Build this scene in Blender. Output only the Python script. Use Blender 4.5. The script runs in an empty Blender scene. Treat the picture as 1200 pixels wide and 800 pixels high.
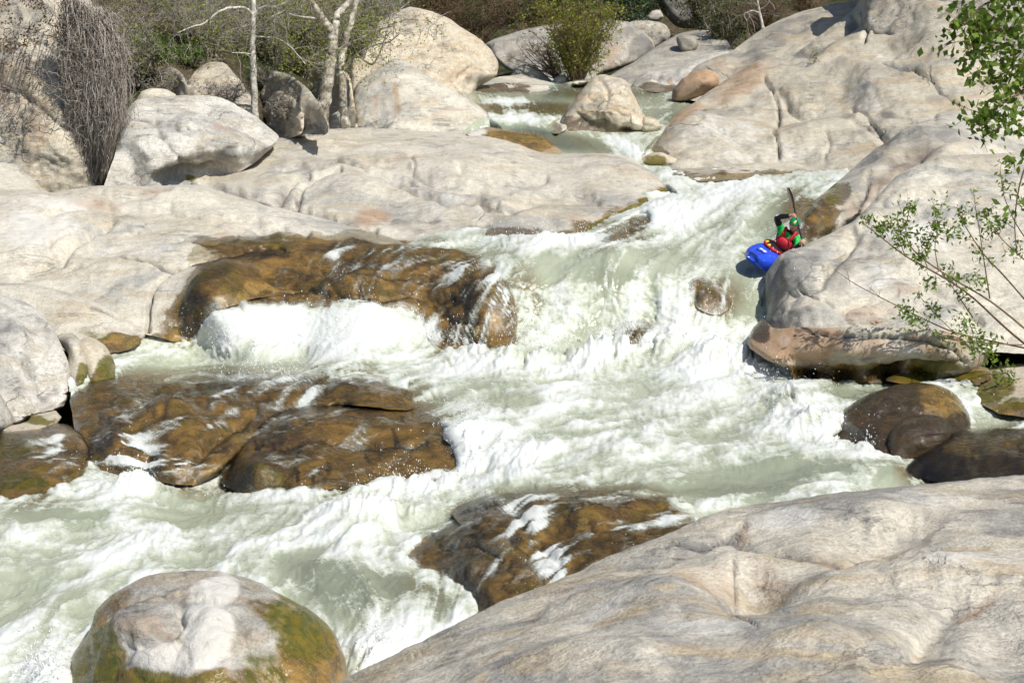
import bpy, math, random
import numpy as np
from mathutils import Vector

random.seed(7)
RNG = np.random.RandomState(11)
SC = bpy.context.scene
COL = SC.collection

# ------------------------------------------------------------------ camera model
F, PITCH, HC = 2092.0, 0.165, 6.6          # focal length in 1200-px units, pitch down, height
CP, SP = math.cos(PITCH), math.sin(PITCH)

def unproj(u, v, d):
    """world point seen at photo position (u, v) and lying d metres ahead"""
    u = np.asarray(u, float); v = np.asarray(v, float); d = np.asarray(d, float)
    cx = (u - 600.0) / F; cy = (400.0 - v) / F
    dy = CP + cy * SP; dz = -SP + cy * CP
    t = d / dy
    return np.stack([cx * t, dy * t, HC + dz * t], -1)

def slope(v):
    cy = (400.0 - np.asarray(v, float)) / F
    return -(-SP + cy * CP) / (CP + cy * SP)

def P3(u, v, d):
    return Vector(unproj(u, v, d).tolist())

# ------------------------------------------------------------------ noise
_perm = RNG.permutation(256).astype(np.int64); _perm = np.concatenate([_perm] * 3)
_g = RNG.normal(size=(256, 3)); _g /= np.linalg.norm(_g, axis=1)[:, None]; _g = _g.astype(np.float32)

def pnoise(P):
    P = np.asarray(P, np.float32)
    i = np.floor(P).astype(np.int64); f = P - i; i &= 255
    w = f * f * f * (f * (f * 6 - 15) + 10)
    out = 0
    for dx in (0, 1):
        wx = w[..., 0] if dx else 1 - w[..., 0]
        ax = _perm[i[..., 0] + dx]
        for dy in (0, 1):
            wy = w[..., 1] if dy else 1 - w[..., 1]
            ay = _perm[ax + i[..., 1] + dy]
            for dz in (0, 1):
                wz = w[..., 2] if dz else 1 - w[..., 2]
                g = _g[_perm[ay + i[..., 2] + dz]]
                dot = (g[..., 0] * (f[..., 0] - dx) + g[..., 1] * (f[..., 1] - dy) + g[..., 2] * (f[..., 2] - dz))
                out = out + wx * wy * wz * dot
    return out * 1.5

def fbm(P, oct=4, gain=.5, lac=2.03):
    s, a, q = 0, 1.0, np.asarray(P, np.float32)
    for k in range(oct):
        s = s + a * pnoise(q + 17.3 * k); a *= gain; q = q * lac
    return s

def billow(P, oct=3, gain=.5):
    s, a, q = 0, 1.0, np.asarray(P, np.float32)
    for k in range(oct):
        s = s + a * (1 - 2 * np.abs(pnoise(q + 9.1 * k))); a *= gain; q = q * 2.1
    return s

def sstep(a, b, x):
    t = np.clip((x - a) / (b - a), 0, 1); return t * t * (3 - 2 * t)

# ------------------------------------------------------------------ 2-D helpers
def rbf_fit(pts, vals):
    pts = np.array(pts, float) / 100.0; vals = np.array(vals, float); n = len(pts)
    if n < 3:
        A = np.c_[np.ones(n), pts]
        c = np.linalg.lstsq(A, vals, rcond=None)[0]
        if n == 1: c = np.array([vals[0], 0, 0])
        return lambda u, v: c[0] + c[1] * u / 100 + c[2] * v / 100
    r = np.linalg.norm(pts[:, None] - pts[None], axis=2)
    K = np.where(r > 0, r * r * np.log(r + 1e-9), 0) + np.eye(n) * .02
    Pm = np.c_[np.ones(n), pts]
    M = np.block([[K, Pm], [Pm.T, np.zeros((3, 3))]])
    s = np.linalg.lstsq(M, np.r_[vals, 0, 0, 0], rcond=None)[0]
    def ev(u, v):
        u = np.asarray(u, float) / 100; v = np.asarray(v, float) / 100
        out = s[n] + s[n + 1] * u + s[n + 2] * v
        for k in range(n):
            rr = (u - pts[k, 0]) ** 2 + (v - pts[k, 1]) ** 2
            out = out + s[k] * .5 * rr * np.log(rr + 1e-12)
        return out
    return ev

def blobs(lst, u, v):
    out = np.zeros_like(u)
    for b in lst:
        cu, cv, ru, rv = b[:4]; amt = b[4] if len(b) > 4 else 1.0; ang = math.radians(b[5]) if len(b) > 5 else 0
        x = u - cu; y = v - cv
        xr = (x * math.cos(ang) + y * math.sin(ang)) / ru; yr = (-x * math.sin(ang) + y * math.cos(ang)) / rv
        r = np.sqrt(xr * xr + yr * yr)
        out = np.maximum(out, amt * sstep(1.3, .45, r))
    return out

def blobsum(lst, u, v, base=0.):
    out = np.full_like(u, base)
    for b in lst:
        cu, cv, ru, rv, amt = b[:5]; ang = math.radians(b[5]) if len(b) > 5 else 0
        x = u - cu; y = v - cv
        xr = (x * math.cos(ang) + y * math.sin(ang)) / ru; yr = (-x * math.sin(ang) + y * math.cos(ang)) / rv
        out += amt * np.exp(-1.2 * (xr * xr + yr * yr))
    return out

def catmull(pts, flags, seg=5.0):
    n = len(pts); P = np.array(pts, float); out, fl = [], []
    for i in range(n):
        p0, p1, p2, p3 = P[i - 1], P[i], P[(i + 1) % n], P[(i + 2) % n]
        m = max(1, int(np.linalg.norm(p2 - p1) / seg))
        for k in range(m):
            t = k / m
            q = .5 * ((2 * p1) + (-p0 + p2) * t + (2 * p0 - 5 * p1 + 4 * p2 - p3) * t * t + (-p0 + 3 * p1 - 3 * p2 + p3) * t ** 3)
            lin = p1 + (p2 - p1) * t
            out.append(q * .75 + lin * .25); fl.append(flags[i])
    return np.array(out), fl

def seg_dist(u, v, A, B):
    """distance from points to segments (N) -> min distance, nearest point"""
    best = np.full(u.shape, 1e9); bx = np.zeros_like(u); by = np.zeros_like(u)
    for (a, b) in zip(A, B):
        ab = b - a; L = ab @ ab + 1e-12
        t = np.clip(((u - a[0]) * ab[0] + (v - a[1]) * ab[1]) / L, 0, 1)
        px = a[0] + t * ab[0]; py = a[1] + t * ab[1]
        dd = (u - px) ** 2 + (v - py) ** 2
        m = dd < best
        best = np.where(m, dd, best); bx = np.where(m, px, bx); by = np.where(m, py, by)
    return np.sqrt(best), bx, by

def inside(u, v, poly):
    c = np.zeros(u.shape, bool); n = len(poly)
    for i in range(n):
        x1, y1 = poly[i]; x2, y2 = poly[(i + 1) % n]
        if y1 == y2: continue
        cr = ((y1 > v) != (y2 > v)) & (u < (x2 - x1) * (v - y1) / (y2 - y1) + x1)
        c ^= cr
    return c

# ------------------------------------------------------------------ mesh helpers
def mesh_obj(name, V, Fq, mat, parent=None, attrs=None, smooth=True, tris=None):
    me = bpy.data.meshes.new(name)
    V = np.asarray(V, np.float32)
    faces = []
    if Fq is not None and len(Fq): faces.append(np.asarray(Fq, np.int32))
    if tris is not None and len(tris): faces.append(np.asarray(tris, np.int32))
    me.vertices.add(len(V)); me.vertices.foreach_set('co', V.ravel())
    loops = np.concatenate([f.ravel() for f in faces]); tot = np.concatenate([np.full(len(f), f.shape[1], np.int32) for f in faces])
    start = np.r_[0, np.cumsum(tot)[:-1]].astype(np.int32)
    me.loops.add(len(loops)); me.loops.foreach_set('vertex_index', loops)
    me.polygons.add(len(tot)); me.polygons.foreach_set('loop_start', start); me.polygons.foreach_set('loop_total', tot)
    me.update(calc_edges=True)
    me.polygons.foreach_set('use_smooth', np.full(len(tot), smooth))
    for k, a in (attrs or {}).items():
        a = np.asarray(a, np.float32)
        if a.ndim == 1:
            at = me.attributes.new(k, 'FLOAT', 'POINT'); at.data.foreach_set('value', a)
        else:
            at = me.attributes.new(k, 'FLOAT_VECTOR', 'POINT'); at.data.foreach_set('vector', a.ravel())
    me.validate()
    if mat: me.materials.append(mat)
    o = bpy.data.objects.new(name, me); COL.objects.link(o)
    if parent: o.parent = parent
    return o

def tag(o, label=None, cat=None, group=None, kind=None):
    if label: o['label'] = label
    if cat: o['category'] = cat
    if group: o['group'] = group
    if kind: o['kind'] = kind
    return o

def empty(name, loc=(0, 0, 0), rz=0):
    o = bpy.data.objects.new(name, None); COL.objects.link(o); o.location = loc; o.rotation_euler = (0, 0, rz)
    o.empty_display_size = .1
    return o

class MB:
    """collects tubes, leaves and lathed shapes into one mesh"""
    def __init__(s): s.V, s.Q, s.T, s.n, s.A = [], [], [], 0, []
    def add(s, V, Q=None, T=None, a=0.):
        V = np.asarray(V, float).reshape(-1, 3)
        if Q is not None and len(Q): s.Q.append(np.asarray(Q) + s.n)
        if T is not None and len(T): s.T.append(np.asarray(T) + s.n)
        s.V.append(V); s.A.append(np.full(len(V), a) if np.isscalar(a) else np.asarray(a)); s.n += len(V)
    def tube(s, pts, rad, n=6, a=0., caps=True):
        pts = np.asarray(pts, float); rad = np.broadcast_to(np.asarray(rad, float), (len(pts),))
        tg = np.gradient(pts, axis=0); tg /= np.linalg.norm(tg, axis=1)[:, None] + 1e-9
        ref = np.array([0.31, .95, .1]); 
        if abs(tg[0] @ ref) > .9: ref = np.array([.9, .1, .4])
        x = np.cross(tg, ref); x /= np.linalg.norm(x, axis=1)[:, None] + 1e-9
        y = np.cross(tg, x)
        an = np.arange(n) * 2 * math.pi / n
        V = pts[:, None] + rad[:, None, None] * (np.cos(an)[None, :, None] * x[:, None] + np.sin(an)[None, :, None] * y[:, None])
        m = len(pts); idx = np.arange(m * n).reshape(m, n)
        Q = np.stack([idx[:-1], np.roll(idx[:-1], -1, 1), np.roll(idx[1:], -1, 1), idx[1:]], -1).reshape(-1, 4)
        T = []
        if caps:
            for k in range(1, n - 1):
                T.append([idx[0, 0], idx[0, k + 1], idx[0, k]]); T.append([idx[-1, 0], idx[-1, k], idx[-1, k + 1]])
        s.add(V.reshape(-1, 3), Q, T, a)
    def build(s, name, mat, parent=None, smooth=True):
        return mesh_obj(name, np.concatenate(s.V), np.concatenate(s.Q) if s.Q else None, mat, parent,
                        {'tone': np.concatenate(s.A)}, smooth, np.concatenate(s.T) if s.T else None)
# ------------------------------------------------------------------ materials
class NT:
    def __init__(s, name):
        s.m = bpy.data.materials.new(name); s.m.use_nodes = True
        s.t = s.m.node_tree; s.t.nodes.clear(); s.out = s.t.nodes.new('ShaderNodeOutputMaterial')
    def n(s, typ, **kw):
        nd = s.t.nodes.new(typ)
        for k, v in kw.items(): setattr(nd, k, v)
        return nd
    def put(s, sock, val):
        if hasattr(val, 'is_output'): s.t.links.new(val, sock)
        else: sock.default_value = val
    def math(s, op, a, b=0., c=None, clamp=False):
        nd = s.n('ShaderNodeMath', operation=op, use_clamp=clamp)
        s.put(nd.inputs[0], a); s.put(nd.inputs[1], b)
        if c is not None: s.put(nd.inputs[2], c)
        return nd.outputs[0]
    def mul(s, a, b): return s.math('MULTIPLY', a, b)
    def add(s, a, b): return s.math('ADD', a, b)
    def pos(s, scale=(1, 1, 1), rot=(0, 0, 0)):
        g = s.n('ShaderNodeNewGeometry'); mp = s.n('ShaderNodeMapping')
        s.t.links.new(g.outputs['Position'], mp.inputs['Vector'])
        mp.inputs['Scale'].default_value = scale; mp.inputs['Rotation'].default_value = rot
        return mp.outputs[0]
    def noise(s, scale, detail=4, rough=.55, dist=0., vec=None, aniso=None, rot=(0, 0, 0)):
        nd = s.n('ShaderNodeTexNoise'); nd.inputs['Scale'].default_value = scale; nd.inputs['Detail'].default_value = detail
        nd.inputs['Roughness'].default_value = rough; nd.inputs['Distortion'].default_value = dist
        s.t.links.new(vec if vec is not None else s.pos(aniso or (1, 1, 1), rot), nd.inputs['Vector'])
        return nd.outputs[0]
    def ramp(s, x, a, b, lo=0., hi=1.):
        nd = s.n('ShaderNodeMapRange', interpolation_type='SMOOTHSTEP')
        s.put(nd.inputs[0], x); s.put(nd.inputs[1], a); s.put(nd.inputs[2], b); s.put(nd.inputs[3], lo); s.put(nd.inputs[4], hi)
        return nd.outputs[0]
    def mix(s, f, a, b, mode='MIX'):
        nd = s.n('ShaderNodeMix', data_type='RGBA', blend_type=mode)
        s.put(nd.inputs['Factor'], f)
        for k, v in ((6, a), (7, b)):
            if isinstance(v, tuple) and len(v) == 3: v = v + (1,)
            s.put(nd.inputs[k], v)
        return nd.outputs[2]
    def attr(s, name, vec=False):
        nd = s.n('ShaderNodeAttribute', attribute_name=name)
        if not vec: return nd.outputs['Fac']
        sp = s.n('ShaderNodeSeparateXYZ'); s.t.links.new(nd.outputs['Vector'], sp.inputs[0])
        return sp.outputs
    def bsdf(s, col, rough, bump=None, strength=.5, dist=.02, spec=.5, **kw):
        b = s.n('ShaderNodeBsdfPrincipled')
        if isinstance(col, tuple) and len(col) == 3: col = col + (1,)
        s.put(b.inputs['Base Color'], col); s.put(b.inputs['Roughness'], rough); s.put(b.inputs['Specular IOR Level'], spec)
        for k, v in kw.items(): s.put(b.inputs[k.replace('_', ' ')], v)
        if bump is not None:
            bp = s.n('ShaderNodeBump'); bp.inputs['Strength'].default_value = strength; bp.inputs['Distance'].default_value = dist
            s.t.links.new(bump, bp.inputs['Height']); s.t.links.new(bp.outputs[0], b.inputs['Normal'])
        return b.outputs[0]
    def done(s, sh):
        s.t.links.new(sh, s.out.inputs['Surface']); return s.m

def rock_material(name, light, gray, tan, gray_amt=.5, scale=1.0, stain=.5, band_rot=(.2, .3, .5), speck=.5, lichen=0., crack=.4):
    t = NT(name)
    vo = t.n('ShaderNodeTexVoronoi', feature='DISTANCE_TO_EDGE'); vo.inputs['Scale'].default_value = .24 * scale
    wv_ = t.n('ShaderNodeVectorMath', operation='MULTIPLY_ADD'); wn_ = t.n('ShaderNodeTexNoise'); wn_.inputs['Scale'].default_value = 1.1 * scale; wn_.inputs['Detail'].default_value = 5
    t.t.links.new(t.pos((1, .7, 1.5), (.2, .1, .4)), wn_.inputs['Vector']); t.t.links.new(wn_.outputs[1], wv_.inputs[0]); wv_.inputs[1].default_value = (1.6, 1.6, 1.6); t.t.links.new(t.pos((1, .7, 1.5), (.2, .1, .4)), wv_.inputs[2])
    t.t.links.new(wv_.outputs[0], vo.inputs['Vector'])
    big = t.noise(.42 * scale, 6, .6, .7)
    mid = t.noise(1.7 * scale, 7, .62, .5)
    band = t.noise(1.1 * scale, 6, .6, 1.2, aniso=(.35, 1.0, 3.2), rot=band_rot)
    fine = t.noise(9 * scale, 5, .65)
    spk = t.noise(38 * scale, 2, .6)
    g = t.add(t.mul(big, .65), t.mul(mid, .35))
    f1 = t.ramp(g, .53 - .08 * gray_amt, .61 - .08 * gray_amt)
    col = t.mix(t.mul(f1, .8), light, gray)
    f2 = t.mul(t.ramp(band, .48, .62), .8)
    col = t.mix(f2, col, tan)
    # pale weathered patches and dark mineral stains
    pal = t.noise(.8 * scale, 5, .6, .4, aniso=(1, .6, 1.5), rot=(0, .4, 1.1))
    col = t.mix(t.mul(t.ramp(pal, .52, .64), .6), col, tuple(min(.8, c * 1.22) for c in light))
    dk = t.noise(2.3 * scale, 9, .72, .8, aniso=(.5, 1, 1.6), rot=(.5, .1, .3))
    col = t.mix(t.mul(t.ramp(dk, .57, .7), stain), col, (.17, .155, .14))
    dp = t.noise(4.2 * scale, 10, .78, .4, aniso=(.6, 1, 1.3), rot=(.2, .6, 1.))
    col = t.mix(t.mul(t.ramp(dp, .58, .64), stain * .6), col, (.2, .185, .165))
    # fine dark seams following the grain
    sm = t.noise(.9 * scale, 8, .6, 1.5, aniso=(.3, .8, 2.4), rot=(.3, .5, .2))
    seam = t.ramp(t.math('ABSOLUTE', t.add(sm, -.5)), .0, .018, 1., 0.)
    seam = t.mul(seam, t.ramp(mid, .45, .6))
    col = t.mix(t.mul(seam, .35), col, (.2, .18, .155))
    crk = t.mul(t.ramp(vo.outputs['Distance'], .0, .009, 1., 0.), t.ramp(big, .5, .6, 0., crack * 1.5))
    col = t.mix(t.mul(crk, .6), col, (.15, .13, .11))
    # grain of the granite
    gr = t.add(t.mul(fine, .5), t.mul(spk, .5))
    col = t.mix(speck, col, t.mix(t.ramp(gr, .38, .62), (.52, .51, .5), (1.34, 1.33, 1.31)), 'MULTIPLY')
    if lichen > 0:
        li = t.noise(5.5 * scale, 8, .72, .3)
        col = t.mix(t.mul(t.ramp(li, .5, .58), lichen), col, (.16, .155, .135))
        li2 = t.noise(7.5 * scale, 7, .75, .2, rot=(1, 1, 0))
        col = t.mix(t.mul(t.ramp(li2, .56, .66), lichen * .6), col, (.3, .21, .12))
    m1 = t.attr('mask', True); m2 = t.attr('mask2', True)
    brk = t.add(t.mul(t.add(mid, -.5), .9), t.mul(t.add(fine, -.5), .5))
    def edge(a, lo=.36, hi=.64): return t.ramp(t.add(a, t.mul(brk, t.ramp(a, 0., .3, 0., 1.5))), lo, hi)
    wet, moss, brown = edge(m1[0]), edge(m1[1], .3, .75), edge(m1[2], .25, .75)
    rust, dark, pale = edge(m2[0], .12, .85), edge(m2[1], .08, .85), edge(m2[2], .12, .7)
    col = t.mix(t.mul(pale, .75), col, (.66, .63, .57))
    col = t.mix(t.mul(rust, .62), col, (.36, .19, .085))
    col = t.mix(t.mul(dark, .7), col, (.13, .125, .12))
    bl = t.noise(2.6 * scale, 7, .68, .6)
    bcol = t.mix(t.ramp(bl, .36, .66), (.10, .06, .02), (.33, .195, .045))
    bcol = t.mix(t.ramp(mid, .5, .7), bcol, (.16, .13, .025))
    bcol = t.mix(t.ramp(big, .55, .7), bcol, (.06, .037, .018))
    bcol = t.mix(t.mul(t.ramp(spk, .56, .66), .55), bcol, (.4, .28, .12))
    col = t.mix(wet, col, t.mix(1., col, (.42, .37, .31), 'MULTIPLY'))
    col = t.mix(t.mul(brown, .93), col, bcol)
    col = t.mix(t.mul(t.mul(dark, brown), .9), col, t.mix(1., col, (.26, .26, .29), 'MULTIPLY'))
    mcol = t.mix(t.ramp(fine, .35, .65), (.16, .12, .01), (.06, .075, .008))
    mcol = t.mix(t.ramp(mid, .5, .65), mcol, (.16, .105, .014))
    col = t.mix(t.mul(moss, .9), col, mcol)
    wb = t.math('MAXIMUM', wet, t.mul(brown, .8))
    rough = t.ramp(wb, 0., 1., .78, .13)
    h = t.add(t.mul(mid, .55), t.add(t.mul(fine, .3), t.mul(spk, .12)))
    h = t.add(h, t.add(t.mul(seam, -.12), t.mul(crk, -.35)))
    return t.done(t.bsdf(col, rough, h, .9, .085, spec=t.ramp(wb, 0, 1, .25, .5)))

M = {}
M['pale'] = rock_material('pale_granite', (.53, .49, .405), (.345, .335, .305), (.455, .395, .295), .45, .8, .22, speck=.38)
M['white'] = rock_material('white_granite', (.55, .525, .465), (.36, .345, .315), (.44, .39, .31), .6, 1.3, .6, crack=.6)
M['mid'] = rock_material('slab_granite', (.51, .47, .39), (.335, .32, .285), (.445, .38, .275), .5, .75, .28, (.1, .2, .3), speck=.38)
M['grey'] = rock_material('grey_granite', (.44, .415, .36), (.28, .265, .235), (.37, .31, .23), .9, 1., .6)
M['right'] = rock_material('bank_granite', (.47, .425, .335), (.32, .3, .25), (.42, .34, .23), .55, .7, .35, crack=.8, speck=.4)
M['lichen'] = rock_material('lichen_granite', (.46, .42, .345), (.33, .305, .26), (.37, .31, .22), .6, .8, .5, lichen=.75)
M['cliff'] = rock_material('cliff_granite', (.52, .47, .37), (.30, .28, .24), (.42, .34, .23), .8, 1.3, .75, crack=.8)
M['warm'] = rock_material('warm_granite', (.55, .485, .375), (.43, .385, .31), (.47, .365, .23), .3, 1.2, .35, crack=.6)
M['front'] = rock_material('foreground_granite', (.52, .475, .39), (.27, .26, .24), (.45, .36, .235), .75, 1.3, .5, (.2, .1, .7), crack=.15)
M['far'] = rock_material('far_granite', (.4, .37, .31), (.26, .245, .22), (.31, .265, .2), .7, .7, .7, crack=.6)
M['brown'] = rock_material('river_rock', (.3, .23, .14), (.16, .12, .07), (.3, .19, .07), .7, 1.2, .6, crack=0.)

M['dark'] = rock_material('dark_wet_rock', (.12, .09, .05), (.05, .042, .032), (.17, .11, .04), .7, 1.6, .5, crack=0.)

def water_material():
    t = NT('river_water')
    f = t.attr('foam'); gl = t.attr('glass')
    n = t.noise(7, 6, .7, .6); n2 = t.noise(22, 4, .7, .3)
    r1 = t.math('ABSOLUTE', t.add(t.noise(3.2, 5, .62, 1.2), -.5)); r2 = t.math('ABSOLUTE', t.add(t.noise(8.5, 4, .6, 1.), -.5))
    fil = t.add(t.ramp(r1, 0., .05, .16, 0.), t.ramp(r2, 0., .06, .12, 0.))
    br = t.add(t.add(t.mul(t.add(n, -.5), .5), t.mul(t.add(n2, -.5), .5)), t.add(fil, -.06))
    f2 = t.add(f, t.mul(br, .75))
    k = t.ramp(f2, .05, 1.05)
    deep = t.mix(gl, (.36, .385, .275), (.12, .135, .085))
    see = t.mul(t.attr('see'), t.ramp(t.add(f2, t.mul(n, .3)), .35, .95, 1., 0.))
    deep = t.mix(see, deep, t.mix(t.ramp(n, .35, .65), (.085, .055, .022), (.2, .135, .05)))
    col = t.mix(t.ramp(k, .05, .55), deep, (.475, .497, .405))
    col = t.mix(t.ramp(k, .4, 1.), col, (.66, .672, .635))
    rough = t.ramp(k, 0., .7, .12, .7)
    h = t.add(t.mul(n, .6), t.mul(n2, .3))
    return t.done(t.bsdf(col, rough, h, .24, .05, spec=t.ramp(k, 0, .8, .5, .15)))
M['water'] = water_material()

def film_material():
    t = NT('water_film')
    f = t.attr('foam'); body = t.attr('glass')
    n = t.noise(9, 6, .7, .6); n2 = t.noise(30, 4, .7, .3)
    br = t.add(t.mul(t.add(n, -.5), .6), t.mul(t.add(n2, -.5), .6))
    k = t.ramp(t.add(f, t.mul(br, .9)), .36, 1.)
    h = t.add(t.mul(n, .6), t.mul(n2, .3))
    foam = t.bsdf(t.mix(k, (.42, .42, .33), (.63, .64, .60)), .6, h, .5, .04, spec=.2)
    bp = t.n('ShaderNodeBump'); bp.inputs['Strength'].default_value = .6; bp.inputs['Distance'].default_value = .05
    t.t.links.new(h, bp.inputs['Height'])
    gl = t.n('ShaderNodeBsdfGlossy'); gl.inputs['Roughness'].default_value = .12
    t.t.links.new(bp.outputs[0], gl.inputs['Normal'])
    tr = t.n('ShaderNodeBsdfTransparent'); tr.inputs[0].default_value = (.93, .92, .86, 1)
    fr = t.n('ShaderNodeFresnel'); fr.inputs[0].default_value = 1.33; t.t.links.new(bp.outputs[0], fr.inputs['Normal'])
    m1 = t.n('ShaderNodeMixShader'); t.put(m1.inputs[0], t.math('ADD', t.mul(fr.outputs[0], .95), .035)); t.t.links.new(tr.outputs[0], m1.inputs[1]); t.t.links.new(gl.outputs[0], m1.inputs[2])
    m2 = t.n('ShaderNodeMixShader'); t.put(m2.inputs[0], t.mul(k, .95)); t.t.links.new(m1.outputs[0], m2.inputs[1]); t.t.links.new(foam, m2.inputs[2])
    return t.done(m2.outputs[0])
M['film'] = film_material()

def simple(name, col, rough=.6, var=.0, vscale=20, spec=.4, tone=None, bump=0., trans=0.):
    t = NT(name)
    c = col + (1,)
    if tone is not None:
        c = t.mix(t.attr('tone'), col, tone)
    if var:
        n = t.noise(vscale, 4, .6)
        c = t.mix(1., c, t.mix(t.ramp(n, .3, .7), (1 - var,) * 3, (1 + var,) * 3), 'MULTIPLY')
    b = None
    if bump: b = t.noise(vscale, 4, .6)
    sh = t.bsdf(c, rough, b, bump or .5, .01, spec)
    if trans:
        tl = t.n('ShaderNodeBsdfTranslucent'); t.put(tl.inputs[0], c)
        mx = t.n('ShaderNodeMixShader'); mx.inputs[0].default_value = trans
        t.t.links.new(sh, mx.inputs[1]); t.t.links.new(tl.outputs[0], mx.inputs[2]); sh = mx.outputs[0]
    return t.done(sh)
# ------------------------------------------------------------------ base water level
WA = [ # photo u, v, height z
 (480,98,5.2),(620,98,5.2),(760,98,5.2),(600,116,4.9),(740,116,4.9),(860,116,4.9),(560,125,4.82),(600,131,4.72),(640,131,4.72),
 (600,149,4.32),(640,149,4.32),(540,150,4.3),(640,158,4.2),(700,180,3.76),(640,176,3.8),(780,140,4.45),(740,165,4.02),(840,140,4.4),
 (900,206,3.45),(985,206,3.5),(820,213,3.36),(900,230,3.2),(860,260,2.95),(800,270,2.85),(700,275,2.8),(560,280,2.72),
 (940,260,3.0),(945,230,3.25),(890,305,2.46),(870,312,2.42),(920,300,2.6),
 (620,300,2.64),(720,300,2.63),(780,300,2.6),(600,313,2.48),(660,314,2.475),(720,314,2.47),(780,313,2.46),(830,312,2.42),(480,290,2.64),(520,310,2.45),
 (650,350,1.95),(750,350,1.95),(830,360,1.85),(870,365,1.75),(560,412,1.15),(650,415,1.15),(750,415,1.15),(850,416,1.14),(890,420,1.1),
 (250,372,1.72),(300,358,1.88),(420,356,1.9),(500,366,1.72),(240,404,1.15),(350,412,1.1),(480,413,1.12),
 (180,420,1.05),(120,440,1.02),(300,435,1.02),(450,440,1.05),(600,450,1.05),(750,450,1.0),(880,450,1.0),(1000,460,1.0),(1000,500,.95),(1180,480,.97),
 (400,480,.98),(600,500,.95),(750,520,.9),(900,520,.9),(1000,555,.8),(1150,560,.75),(550,520,.86),(550,560,.6),(650,576,.74),(750,580,.74),(900,575,.74),
 (480,590,.45),(300,590,.4),(100,582,.4),(0,590,.4),(-60,600,.38),(0,650,.3),(300,640,.36),(450,640,.42),(0,750,.15),(0,830,.05),
 (420,700,.24),(560,700,.28),(420,770,.1),(500,745,.16),(200,720,.18),(700,640,.5),(620,690,.34),(250,820,.03)]
_d = [(HC - z) / float(slope(v)) for (u, v, z) in WA]
_wf = rbf_fit([(a[0], a[1]) for a in WA], [1. / d for d in _d])
def Dw(u, v): return 1.0 / np.clip(_wf(u, v), 1 / 90., 1 / 9.)
# ------------------------------------------------------------------ rocks
ROCKS = []            # (poly, depth function) of everything the water meets
FILMS = []
_rid = [0]

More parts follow.
